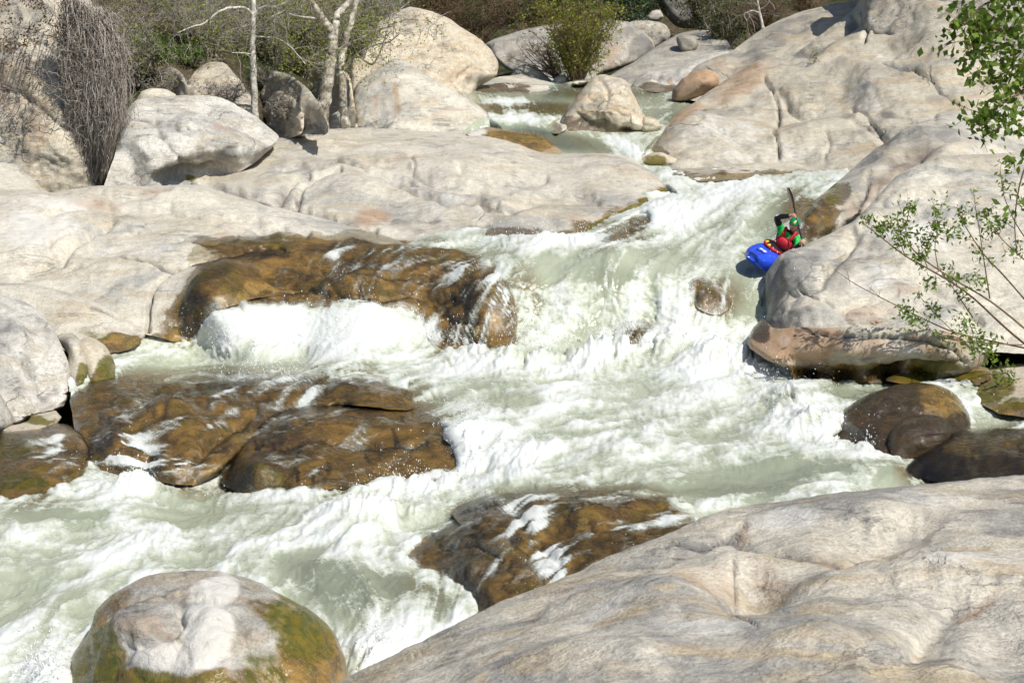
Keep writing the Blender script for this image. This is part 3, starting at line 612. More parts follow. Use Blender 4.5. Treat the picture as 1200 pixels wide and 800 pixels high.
rock('huge smooth granite slab filling the bottom right corner',
     [(300,870,'r'),(392,801),(450,772),(500,748),(560,717),(600,699),(665,675),(715,651),(800,618),(845,598),(910,588),(975,578),(1075,568),(1200,556),(1340,546),(1500,548),(1950,560,'h'),(1950,980,'h'),(300,980,'h')],
     [(400,810,8.7),(450,778,9),(600,705,9.9),(715,656,10.8),(800,624,11.3),(1000,580,12.4),(1200,562,13),(600,850,7),(1000,850,6.7),(1200,700,8.9),(900,700,9),(700,740,8.5),(1300,850,6.7),(1600,850,6.7),(1900,850,6.9),(1500,560,12.8),(1900,570,12)],
     'front', 14,.35,1.5, lump=.05, lumpL=1.3, fine=.55, step=3, jitter=1.5,
     grooves=[([(845,622),(880,633),(950,650),(1020,650),(1075,640)],4,.045,.7),([(858,660),(860,690),(857,712),(868,725),(888,745)],2,.03,.8),([(1200,690),(1130,700),(1090,720),(1070,760)],8,.03,.2),([(1075,640),(1140,620),(1200,615)],7,.025,.2),([(600,720),(680,690),(750,668),(830,630)],5,.02,.25),([(780,640),(840,625),(872,612)],2.5,.035,.6)],
     bumps=[(885,686,56,24,-.16,-12),(870,655,70,14,.06,8),(1045,628,80,16,-.13,-18),(1000,600,90,14,.08),(780,700,80,26,.08),(1110,668,80,16,.09),(960,760,80,34,.09),(700,770,100,30,.07),(1180,760,60,40,-.09),(1090,740,26,50,-.08,40),(1150,715,60,14,-.05),(830,640,50,10,-.05,-15)],
     rust=[(870,620,14,12,.7),(990,656,40,5,.9),(860,640,20,8,.4),(1150,700,40,6,.5,-15),(830,680,50,20,.4),(640,700,60,10,.35,-25),(905,670,30,16,.35)], dark=[(905,690,40,18,.4,-35),(1080,615,60,12,.4,-20),(740,690,50,12,.25,-20),(1010,740,50,14,.3),(1170,575,40,12,.35),(620,770,60,10,.3,-25),(950,640,60,8,.2,10),(1100,760,50,20,.3,-30)], pale=[(920,610,50,10,.6),(1080,585,60,10,.4),(1130,665,60,12,.5),(700,720,60,14,.4,-20),(820,740,70,18,.5)], name='rock_slab', cat='rock slab')
# ---- right bank
rock('big pale granite block with dark crack beside the kayaker, its left nose over the water',
     [(896,350),(898,318),(915,298),(944,287),(976,272),(1000,259),(1018,241),(1050,207),(1090,188),(1140,181),(1540,178,'h'),(1540,414,'h'),(1150,412,'h'),(1110,404,'h'),(1060,396,'h'),(1000,391,'h'),(930,389,'h'),(903,384,'h'),(897,366)],
     [(899,330,33.0),(1500,300,32.6),(1500,190,39),(1500,405,29.4),(904,365,32.2),(934,345,31.35),(930,370,30.95),(922,304,32.8),(940,300,32.6),(976,278,33.8),(1010,258,34.6),(1090,195,38.2),(1200,186,39),(930,385,30.55),(1000,388,30.1),(1060,393,29.85),(1120,400,29.6),(1200,405,29.4),(1100,300,32.8),(1000,330,31.6),(1200,300,32.6)],
     'pale', 16,.7,2.5, lump=.14, lumpL=1.8, fine=1.3, facet=.04,
     grooves=[([(936,337),(955,350),(975,360)],2,0.105,.35),([(925,345),(960,330),(985,300),(1000,275)],7,0.180,.12),([(1000,380),(990,368),(1010,352),(1050,350)],3,0.075,.25),([(1010,262),(1060,250),(1140,262),(1200,275)],5,0.150,.15),([(1080,330),(1120,350),(1150,380)],4,0.090,.2),([(1000,240),(1050,235),(1120,245)],4,0.090,.2)],
     bumps=[(930,320,16,26,.1),(960,372,40,12,.12),(1060,300,60,30,.12),(1150,230,60,20,.14)], dark=[(912,338,16,44,.75),(940,325,22,30,.4),(985,322,16,36,.6,25),(945,300,26,9,.5,-25),(1020,295,36,22,.4),(960,372,40,10,.35),(1110,320,50,12,.35,20),(1060,262,60,8,.3)], rust=[(1020,365,45,16,.4),(1060,345,30,8,.35),(915,345,16,30,.3),(940,360,30,14,.3)], pale=[(1080,275,70,26,.5),(1020,330,40,16,.4)], step=1.7)  # dark: grey stains, plus painted shade on the left-facing nose
rock('long undercut brown based ledge stone beneath the crack of the big pale block',
     [(876,397),(883,384),(896,373),(906,383,'h'),(930,384,'h'),(1000,383,'h'),(1090,385,'h'),(1140,398),(1158,418),(1150,436),(1110,447,'w'),(1040,448,'w'),(940,449,'w'),(925,434),(896,420),(879,408)],
     [(884,394,30.8),(900,381,30.9),(905,396,30.20),(905,414,29.90),(950,398,29.80),(950,416,29.50),(950,430,30.15),(950,446,31.10),(990,400,29.50),(990,418,29.20),(990,432,29.85),(990,446,30.80),(1040,400,29.30),(1040,418,29.00),(1040,432,29.65),(1040,446,30.60),(1080,401,29.10),(1080,419,28.80),(1080,433,29.45),(1080,446,30.40),(1130,410,28.90),(1130,428,28.60),(1130,442,29.25),(1130,446,30.20)], 'right', 7,.35,1.8, lump=.035, lumpL=1.2, fine=.7,
     grooves=[([(935,388),(990,395),(1042,396),(1088,397),(1116,412),(1130,426)],2,.1,.9),([(1005,442),(1040,430),(1075,424),(1130,426)],2.5,.1,.7)], rust=[(940,402,60,24,1.),(900,398,26,20,1.),(1010,408,50,14,.6),(1080,400,30,10,.5),(1120,395,30,12,.5)], brown=[(1110,412,40,16,.5),(1000,436,110,12,.9)], wet=[(1000,438,110,14,1.),(886,380,20,20,1.)], moss=[(1090,430,40,10,.8)], dark=[(886,380,20,18,1.),(1000,438,110,10,.9)], pale=[(1030,408,60,8,.4),(918,396,12,8,.5)], step=2, name='undercut_boulder')  # dark band along the underside: wet stone plus painted undercut shade
rock('low mossy rock at the waterline under the right end of the undercut ledge', [(1036,446),(1050,436),(1075,428),(1110,430),(1150,428),(1165,440),(1150,450,'w'),(1090,452,'w')], [(1080,432,29.6),(1080,448,29.1),(1150,440,28.8)], 'brown', 9,.3,.8, lump=.05, wet=[(1100,445,80,14,.8)], moss=[(1100,438,70,10,.9)], brown=[(1080,448,60,8,.7)], name='river_rock', cat='river rock')
rock('glossy dark brown boulder standing in the water at right',
     [(966,526),(974,501),(988,481),(1014,464),(1050,451),(1082,448),(1112,456),(1131,475),(1139,496),(1134,508),(1118,520),(1110,533,'w'),(1060,538,'w'),(1000,533,'w')],
     [(1060,455,27.1),(1000,500,25.8),(1060,515,25),(1125,495,26),(975,525,25.2),(1030,480,26.1)], 'dark', 26,.8,1.3, lump=.09, lumpL=.9, fine=1, wet=[(1050,500,130,80,1.)], brown=[(1105,468,34,26,.75)], 
     grooves=[([(1005,500),(1030,485),(1045,480),(1080,482),(1110,487)],4,.08,.3),([(1020,462),(1050,466),(1070,480)],3,.04,.2)], bumps=[(1040,470,40,10,.06)], step=2, cuts=3)
rock('smaller dark round rock leaning on the front of the glossy brown boulder', [(1039,530),(1042,508),(1056,492),(1082,486),(1106,490),(1118,504),(1114,524),(1108,534,'w'),(1060,538,'w')], [(1080,492,25),(1080,520,24.5),(1045,520,24.7)], 'dark', 16,.4,.7, lump=.05, wet=[(1080,510,80,50,1.)], step=2)
rock('flat dark wet rock at the right edge above the front slab', [(1056,552),(1074,536),(1092,524),(1122,507),(1160,503),(1540,500,'h'),(1540,600,'h'),(1150,580,'h'),(1100,566,'w'),(1070,560,'w')], [(1100,540,24),(1500,510,25),(1500,560,23),(1150,508,25.1),(1200,506,25),(1200,560,22.9),(1120,560,23.2)], 'dark', 12,.4,1, lump=.07, lumpL=.9, wet=[(1150,540,160,60,1.)], brown=[(1150,520,120,20,.5)], film=[(1130,530,100,40,.6)], foamb=[(1095,522,16,8,.5)], name='river_rock', cat='river rock')
rock('mossy rock cut off by the right edge beneath the bush', [(1138,464),(1150,442),(1180,427),(1540,418,'h'),(1540,510,'h'),(1210,490,'w'),(1160,478,'w')], [(1155,465,28),(1500,432,29),(1500,490,26.6),(1200,432,28.9),(1200,480,26.9)], 'warm', 14,.5,1, lump=.08, wet=[(1150,470,30,16,1.),(1190,485,60,10,1.)], moss=[(1160,455,30,26,.95),(1195,475,40,12,.7)], brown=[(1180,480,40,10,.7)], rust=[(1190,450,30,16,.3)])
rock('long grey sloping slab on the right bank behind the big pale block',
     [(930,270),(950,245),(968,224),(988,207),(1025,176),(1060,152),(1095,138),(1130,130),(1540,115,'h'),(1540,280,'h'),(1010,290,'h'),(975,285,'h'),(940,280,'w')],
     [(962,255,36.6),(1500,130,46.5),(1500,200,42),(1500,275,42.5),(992,212,40.3),(1060,157,44.2),(1200,126,46.2),(1010,245,36.4),(1100,190,39.8),(1050,200,39.8),(950,265,35.6),(1000,290,38.5),(1100,280,40.5),(1250,275,42),(1200,215,41.5),(1100,225,40.5)], 'mid', 18,.9,2.5, lump=.13, lumpL=2.2, fine=1.2,
     grooves=[([(1000,225),(1060,185),(1110,165),(1180,150)],4,.09,.2),([(1010,250),(1030,215),(1080,190)],4,.08,.2),([(985,240),(1010,222),(1020,205)],2,.06,.4)], bumps=[(1060,175,70,10,.14,-35),(1000,235,20,14,-.14)], rust=[(1050,200,70,14,.45,-35),(1000,240,16,20,.5)], dark=[(1070,184,95,16,.5,-33),(1010,245,10,14,.5,-30),(1120,150,60,8,.4,-15),(1040,170,50,8,.5,-38),(990,222,22,6,.3,-45)],
     wet=[(960,250,26,34,1.,30),(985,225,10,14,.8,30)], brown=[(958,250,24,34,.9,30)], moss=[(978,226,12,16,.7,30),(965,215,12,10,.6)], film=[(950,255,26,30,1.)], foamb=[(945,268,20,9,.6),(958,240,7,16,.3,30),(1003,230,4,8,.6,-40)], pale=[(1130,140,60,10,.3)], name='rock_slab', cat='rock slab')
rock('upper grey brown shoulder of rock beyond the right bank slab',
     [(798,112),(808,86),(830,70),(860,58),(895,32),(937,15),(990,3),(1060,-12),(1075,80,'h'),(900,118,'h'),(820,120,'h')], [(815,105,58),(860,70,61),(930,40,63),(1000,20,64),(900,90,58)], 'right', 16,1.,2, lump=.2, lumpL=2.5, fine=1.6, dark=[(900,50,60,14,.5,-30),(880,70,16,14,.6),(960,20,60,14,.4,-15)], rust=[(850,80,30,12,.4)], bumps=[(870,66,20,12,-.2)])
rock('massive pale granite face with long cracks rising above the right of the river',
     [(750,187),(757,171),(780,148),(801,128),(832,107),(858,88),(888,71),(930,64),(962,40),(1005,5),(1030,-60),(1540,-60,'h'),(1540,150,'h'),(1090,158,'h'),(1010,205,'h'),(985,205,'h'),(870,200,'h'),(800,200,'h'),(765,194,'h')],
     [(760,180,47.6),(1500,0,57),(1500,140,48.5),(800,190,46.2),(980,197,45),(1080,145,46.5),(800,150,49.5),(845,105,55),(930,70,57),(1010,10,60),(1100,0,57),(1200,0,57),(1150,100,50),(900,150,50),(1000,110,52.5),(1050,60,55)], 'right', 26,1.6,4, lump=.24, lumpL=3.2, fine=1.6, facet=.05,
     grooves=[([(898,88),(905,110),(912,130),(908,155),(915,188)],1.8,.16,.75),([(910,110),(935,130),(975,140),(1005,155),(1035,163)],4,.14,.2),([(1035,85),(1072,86),(1100,103),(1120,122)],2,.14,.7),([(968,165),(972,178),(968,190)],1.4,.08,.4),([(932,65),(955,58),(980,40),(998,20)],5,.3,.8),([(938,72),(960,60),(990,35)],2,.14,.5),([(1012,15),(1018,35),(1014,52)],1.8,.2,.8),([(1000,130),(1020,150),(1036,165)],2,.1,.3),([(820,150),(860,170),(880,190)],5,.12,.1)],
     bumps=[(1030,110,40,26,.3),(1000,80,40,20,.2),(850,150,40,30,.2),(970,160,50,16,.2),(950,110,40,18,.2),(1100,40,40,40,.2)], rust=[(870,95,50,16,.6,-28),(800,135,40,10,.6,-40),(780,170,20,14,.3)], dark=[(870,120,60,8,.35,-30),(1022,115,10,4,.6),(1042,138,14,4,.6),(960,60,50,10,.4,-30),(960,150,60,12,.25)],
     moss=[(758,184,10,14,.8,20),(775,190,26,5,.8)], wet=[(768,180,28,12,.8,20)], brown=[(765,182,20,12,.6,20)], pale=[(850,160,60,22,.4),(900,185,70,8,.4),(1020,125,26,18,.4),(1040,70,20,6,.6,30)], step=2., name='rock_face', cat='rock face')
rock('steep speckled lichen rock at the top right behind leaves',
     [(1010,20),(1020,-20),(1040,-70),(1540,-70,'h'),(1540,120,'h'),(1180,125,'h'),(1145,112),(1100,82),(1068,68),(1045,50),(1020,45)], [(1030,30,57.5),(1500,60,52.5),(1100,80,54),(1100,0,56.5),(1180,60,52.5),(1200,100,51)], 'lichen', 12,.7,2, lump=.22, lumpL=2., fine=2.6, name='rock_face', cat='rock face')
rock('low flat river ledge below the massive granite face',
     [(778,204),(800,197),(830,194),(885,191),(937,191),(969,191),(988,189),(998,193),(992,202),(965,206),(937,206),(900,209,'w'),(864,210,'w'),(815,213,'w'),(785,210,'w')], [(800,200,45),(900,194,45.4),(990,194,45.2),(900,204,44.2),(960,203,44.4)], 'right', 5,.3,.8, lump=.06, lumpL=1, fine=1.6, wet=[(860,206,90,5,.8),(800,204,30,6,.8)], brown=[(850,206,60,6,.8),(920,205,26,4,.7),(800,206,24,5,.6)], moss=[(905,204,16,4,.6)], dark=[(820,202,50,5,.4)], pale=[(985,196,16,6,.8),(870,198,30,4,.5)], step=1.6, name='river_ledge', cat='river rock')
rock('small mossy round rock at the foot of the granite face by the upper chute', [(748,190),(758,181),(776,179),(792,186),(798,195),(775,199),(752,197)], [(772,190,46)], 'warm', 8,.4,.7, lump=.04, moss=[(768,188,16,8,.8)], wet=[(770,198,30,5,.9)], step=1.6)
rock('dark brown rounded boulder beside the far right slab', [(787,120),(789,106),(800,92),(815,84),(832,82),(843,90),(840,105),(820,117),(800,121)], [(815,100,56.5)], 'warm', 20,1.1,1.2, lump=.08, rust=[(815,100,40,30,.9)], dark=[(800,110,20,14,.4)], step=1.8, cuts=3)
# ---- upper river
rock('large pointed pale boulder splitting the upper river',
     [(657,148),(661,133),(673,118),(685,102),(697,90),(708,87),(720,90),(733,95),(741,110),(750,126),(764,146),(760,154),(735,155,'w'),(704,155,'w'),(665,154,'w')], [(690,110,50.1),(706,92,50.8),(705,130,49.4),(680,140,49.8),(740,140,49.5),(690,152,50),(740,153,49.4)], 'warm', 13,.9,1.3, lump=.12, lumpL=1.2, fine=1.8, facet=.08,
     grooves=[([(700,90),(712,110),(706,130),(712,152)],2.5,.08,.25),([(722,112),(735,115)],1.6,.06,.3)], dark=[(670,122,7,14,.5,35),(685,150,28,4,.6),(672,135,10,12,.25)], rust=[(715,125,14,26,.3),(680,112,10,10,.4)], step=1.4, cuts=7)  # dark blobs paint in shade on the left edge and undercut foot
rock('small tan rock against the right foot of the pointed boulder', [(750,148),(755,137),(768,139),(776,148),(768,156),(752,157)], [(762,150,49.6)], 'warm', 7,.35,.5, lump=.03, step=1.4)
rock('small pale rock in white water left of the pointed boulder', [(634,154),(642,145),(652,138),(662,136),(664,152),(655,156,'w'),(640,156,'w')], [(650,148,49.9)], 'pale', 7,.4,.5, lump=.03, step=1.4)
rock('brown submerged rock edge along the glassy upper lip', [(546,157),(567,149),(594,152),(630,157),(648,168),(658,181,'h'),(600,178,'h'),(560,165,'h')], [(580,154,47.8),(640,166,47.6),(600,170,47)], 'brown', 5,.3,.7, lump=.05, brown=[(610,165,60,16,1.)], wet=[(610,165,60,16,1.)], rust=[(640,170,20,8,.5)], pale=[(560,155,14,8,.7)], name='river_ledge', cat='river rock', step=1.6)
rock('broad cream boulder in dappled tree shade above the long slab',
     [(411,142),(412,116),(421,95),(445,78),(463,69),(480,74),(515,97),(547,114),(575,136),(590,152),(560,158,'h'),(522,158,'h'),(435,152,'h')], [(465,75,51.5),(430,120,50.3),(500,130,49.4),(570,145,49.6),(480,100,50.4)], 'pale', 20,1.1,1.6, lump=.12, lumpL=1.6, fine=1.4, rust=[(465,120,5,22,.6),(440,130,4,20,.5),(530,130,30,10,.3)], dark=[(540,151,24,3,.5)], step=1.8, cuts=4)
rock('tall tan boulder behind the broad cream boulder with twigs over it',
     [(408,110),(414,62),(440,30),(480,8),(522,20),(547,36),(568,50),(584,72),(583,88),(572,96),(560,102),(550,118),(525,145,'h'),(430,145,'h')], [(480,15,58),(450,60,56),(540,60,56.5),(575,80,57),(545,105,55.4),(560,95,56.8)], 'warm', 18,1.2,1.8, lump=.2, lumpL=1.8, fine=1.8, facet=.08, grooves=[([(500,45),(530,62),(560,70)],3,.15,.2),([(540,90),(560,75),(580,70)],2.5,.12,.2)], dark=[(560,95,16,7,.5),(470,30,40,14,.3)], rust=[(540,90,30,14,.4)], step=1.8, cuts=6)
rock('flat pale rounded boulder in the upper pool', [(556,106),(566,98),(580,91),(603,88),(630,92),(652,101),(658,106),(642,111),(615,112,'w'),(592,113,'w'),(570,110,'w')], [(605,92,62.5),(605,108,60.8)], 'pale', 10,.7,1, lump=.06, rust=[(600,106,40,4,.4)], step=1.5, cuts=3)
rock('blue grey angular block behind the flat pale boulder', [(596,92),(602,81),(612,76),(625,77),(640,88),(648,99),(620,100,'h'),(600,96,'h')], [(620,88,65)], 'grey', 4,.3,.8, lump=.08, facet=.1, dark=[(606,86,7,6,.5)], step=1.5)
rock('small pale stone at the foot of the willow', [(645,98),(650,90),(662,87),(668,95),(664,101),(650,102)], [(656,95,64)], 'pale', 5,.3,.4, lump=.03, step=1.4)
rock('brown stone between the willow and the pointed boulder', [(664,103),(668,96),(680,93),(694,94),(698,102),(690,108),(670,108)], [(682,100,63)], 'brown', 5,.3,.5, lump=.04, rust=[(680,100,20,8,.5)], step=1.4)
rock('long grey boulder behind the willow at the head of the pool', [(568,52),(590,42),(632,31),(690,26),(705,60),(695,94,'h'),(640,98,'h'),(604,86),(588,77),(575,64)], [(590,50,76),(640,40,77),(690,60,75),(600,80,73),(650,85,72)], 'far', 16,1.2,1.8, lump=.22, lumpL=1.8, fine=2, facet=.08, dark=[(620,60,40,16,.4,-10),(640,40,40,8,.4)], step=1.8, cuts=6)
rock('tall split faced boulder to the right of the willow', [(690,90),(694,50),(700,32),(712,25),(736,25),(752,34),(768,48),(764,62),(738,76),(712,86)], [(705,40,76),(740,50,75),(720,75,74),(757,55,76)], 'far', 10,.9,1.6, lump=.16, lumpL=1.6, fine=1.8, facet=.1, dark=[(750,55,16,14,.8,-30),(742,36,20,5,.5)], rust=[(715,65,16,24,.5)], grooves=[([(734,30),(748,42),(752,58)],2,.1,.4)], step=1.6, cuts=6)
rock('speckled pale boulder below the dark green bush', [(736,27),(756,24),(776,27),(785,36),(784,48),(768,62),(756,66,'h'),(745,50,'h')], [(765,40,77)], 'lichen', 9,.8,1, lump=.1, step=1.6, cuts=4)
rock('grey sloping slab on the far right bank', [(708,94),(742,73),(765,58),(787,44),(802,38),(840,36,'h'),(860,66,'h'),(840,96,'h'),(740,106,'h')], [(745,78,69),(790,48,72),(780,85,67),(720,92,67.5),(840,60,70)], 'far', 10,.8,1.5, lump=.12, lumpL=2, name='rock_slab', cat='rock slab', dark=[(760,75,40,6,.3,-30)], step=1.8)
rock('small angular rock on top of the far right slab', [(792,44),(800,40),(812,42),(818,52),(812,62),(798,60)], [(805,50,70)], 'far', 5,.4,.6, lump=.06, facet=.06, step=1.5)
rock('smooth whitish rounded rocks at the right of the upper pool', [(738,107),(744,94),(760,84),(785,81),(802,74),(830,61),(856,60),(850,84,'h'),(815,104,'h'),(790,107,'w'),(760,108,'w')], [(745,102,63),(770,88,63.5),(810,75,64.5),(780,104,61.8),(840,70,65)], 'white', 9,.7,1.2, lump=.14, lumpL=1.3, rust=[(783,92,4,3,.9),(785,104,14,3,.6)], grooves=[([(772,88),(768,98),(772,106)],2.5,.1,.3),([(785,106),(798,98),(812,92)],2.5,.12,.4)], step=1.6, cuts=4)
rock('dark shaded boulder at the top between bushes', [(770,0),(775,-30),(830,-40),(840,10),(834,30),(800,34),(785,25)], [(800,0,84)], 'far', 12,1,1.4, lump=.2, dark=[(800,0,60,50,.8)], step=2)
rock('tiny pale stone under the dark green bush', [(758,20),(764,13),(774,12),(778,20),(772,26),(760,25)], [(768,20,80)], 'pale', 4,.3,.4, lump=.03, step=1.4)
# ---- stones under the bare trees
for lab, pts, an, mt in [
 ('shaded low rock in the thicket behind the whitish boulder', [(168,108),(176,92),(188,80),(202,78),(214,88),(220,102),(218,116,'h'),(182,122,'h')], [(200,84,50.5),(200,112,49)], 'cliff'),
 ('flat topped rock in shade left of the thin pale trunk', [(204,126),(212,104),(228,84),(246,72),(262,74),(280,92),(294,112),(302,132,'h'),(250,138,'h')], [(240,80,51.8),(240,115,50.2),(280,115,50)], 'cliff'),
 ('brownish sloping rock behind the thin pale trunk', [(262,134),(274,110),(296,90),(318,82),(342,90),(364,108),(376,128),(380,158,'h'),(290,158,'h')], [(315,90,53),(320,140,50.6)], 'cliff'),
 ('tan angular rock between the two trees', [(302,142),(312,122),(324,107),(341,112),(356,130),(354,156,'h'),(325,164,'h')], [(330,120,49.2),(330,150,48.4)], 'warm'),
 ('pale rock showing between the forked tree trunks', [(352,110),(358,88),(378,72),(402,78),(412,100),(416,155,'h'),(360,155,'h')], [(385,90,54),(385,140,52.5)], 'warm'),
 ('small bright rock at the foot of the forked tree', [(384,146),(388,134),(396,131),(402,140),(401,152,'h'),(386,154,'h')], [(394,143,49)], 'white'),
 ('low whitish stone tucked behind the long cream slab next to the tree foot', [(402,154),(409,146),(422,143),(434,147),(437,156,'h'),(406,158,'h')], [(420,150,49.6)], 'white'),
 ('whitish stone under the dappled cream boulder, middle of three', [(440,155),(450,148),(468,147),(484,151),(488,158,'h'),(444,158,'h')], [(465,153,49.2)], 'white'),
 ('flat whitish stone right of the middle one under the dappled boulder', [(494,157),(504,151),(518,152),(530,158,'h'),(510,161,'h')], [(512,156,49)], 'white'),
 ('small grey stone buried in leaf litter behind the thin trunk', [(238,62),(240,42),(252,28),(272,30),(288,46),(292,64),(270,76,'h')], [(265,50,58)], 'far')]:
    rock(lab, pts, an, mt, 9, .6, 1.0, lump=.12, lumpL=.9, fine=2.4, facet=.08, step=1.7, cuts=7)
# ------------------------------------------------------------------ the river
FLOWP = [(600,100,1,.3),(700,110,1,.2),(600,120,.2,.6),(600,140,.2,1),(640,150,.6,.6),(660,165,1,.3),(720,165,.6,.8),(760,150,-1,.6),(850,130,-1,.3),(690,180,.8,.8),
 (980,212,-1,.2),(900,225,-.9,.45),(820,250,-.9,.55),(750,275,-1,.3),(860,290,-.7,.8),(930,260,-.5,.9),(890,300,-.5,.9),
 (680,285,-1,.25),(600,285,-1,.2),(520,285,-1,.2),(450,290,-.8,.5),
 (620,330,-.25,1),(700,340,-.05,1),(780,345,.05,1),(860,350,-.1,1),(300,380,-.1,1),(450,380,-.1,1),(870,400,-.2,1),(560,390,-.3,1),
 (600,430,-1,.12),(450,432,-1,.05),(250,430,-1,.05),(130,440,-1,.2),(720,445,-1,.15),(820,450,-1,.2),(880,440,-.9,.35),(1000,465,-1,.3),(1150,475,-1,.3),
 (600,500,-1,.25),(680,480,-1,.15),(750,520,-1,.12),(620,465,-1,.1),(900,510,-1,.15),(1000,545,-1,.05),(900,560,-1,.05),(750,560,-1,.1),
 (540,555,-.9,.35),(700,575,-1,.25),(850,570,-1,.1),(600,575,-.9,.5),
 (450,595,-1,.1),(300,595,-1,.03),(150,590,-1,0.),(0,600,-1,.03),(350,640,-1,.04),(200,640,-1,.04),(100,650,-1,.08),(30,660,-1,.06),(100,690,-.95,.3),(50,730,-.6,.8),(20,800,-.4,.9),
 (400,680,.6,.7),(450,700,.5,.8),(440,760,.1,1),(520,720,-.2,1),(480,760,-.3,1),(330,670,.8,.5)]
def flow(u, v):
    fx = np.zeros_like(u); fy = np.zeros_like(u); w = np.zeros_like(u)
    for (a, b, x, y) in FLOWP:
        L = math.hypot(x, y); k = 1.0 / ((u - a) ** 2 + 1.6 * (v - b) ** 2 + 60.) ** 1.6
        fx += k * x / L; fy += k * y / L; w += k
    fx /= w; fy /= w; l = np.sqrt(fx * fx + fy * fy) + 1e-6
    return fx / l, fy / l

WS = 1.5
wu = np.concatenate([np.arange(-340, -70, 5.), np.arange(-70, 1262, WS), np.arange(1262, 1420, 5.)]); wv = np.arange(92, 846, WS)
GU, GV = np.meshgrid(wu, wv)
FX, FY = flow(GU, GV)

def bil(img, x, y):
    x = np.clip(x, 0, img.shape[1] - 1.001); y = np.clip(y, 0, img.shape[0] - 1.001)
    xi = x.astype(np.int32); yi = y.astype(np.int32); fx = (x - xi).astype(np.float32); fy = (y - yi).astype(np.float32)
    return (img[yi, xi] * (1 - fx) + img[yi, xi + 1] * fx) * (1 - fy) + (img[yi + 1, xi] * (1 - fx) + img[yi + 1, xi + 1] * fx) * fy

def lic(img, steps, h=1.0):
    acc = img.copy(); wsum = 1.0
    for sg in (1, -1):
        x = np.tile(np.arange(img.shape[1], dtype=np.float32), (img.shape[0], 1)); y = np.tile(np.arange(img.shape[0], dtype=np.float32)[:, None], (1, img.shape[1]))
        for k in range(steps):
            vx = bil(FX32, x, y); vy = bil(FY32, x, y)
            x = x + sg * h * vx; y = y + sg * h * vy
            w = 1 - (k / steps) ** 2
            acc = acc + w * bil(img, x, y); wsum += w
    return acc / wsum
FX32, FY32 = FX.astype(np.float32), FY.astype(np.float32)

def norm(a):
    a = a - a.mean(); return a / (a.std() + 1e-9)
# noise in the plane of the water, finer with distance like the real thing, then drawn out along the current
D0 = Dw(GU, GV)
PW = unproj(GU, GV, D0)
SX = (GU - 600) / 1.0; SY = (GV) / 1.0
pix = 60.0                                         # photo units per metre, roughly
base3 = np.stack([PW[..., 0], PW[..., 1] * .45, PW[..., 2] * 1.3], -1).astype(np.float32)
wx = fbm(base3 * .9, 3)
n_big = norm(lic((fbm(base3 * 1.1 + .5 * wx[..., None], 4)).astype(np.float32), 26))
n_mid = norm(lic((fbm(base3 * 3.4 + .7 * wx[..., None] + 5, 3)).astype(np.float32), 20))
n_fin = norm(lic(RNG.normal(size=GU.shape).astype(np.float32), 13))
n_fin2 = norm(lic(fbm(base3 * 9 + 3, 2).astype(np.float32), 7))
n_tur = norm(fbm(base3 * 2.6 + wx[..., None] * 1.2 + 11, 5, .62))          # unordered boil
n_tur2 = norm(billow(base3 * 5.2 + 23 + wx[..., None], 3, .6))

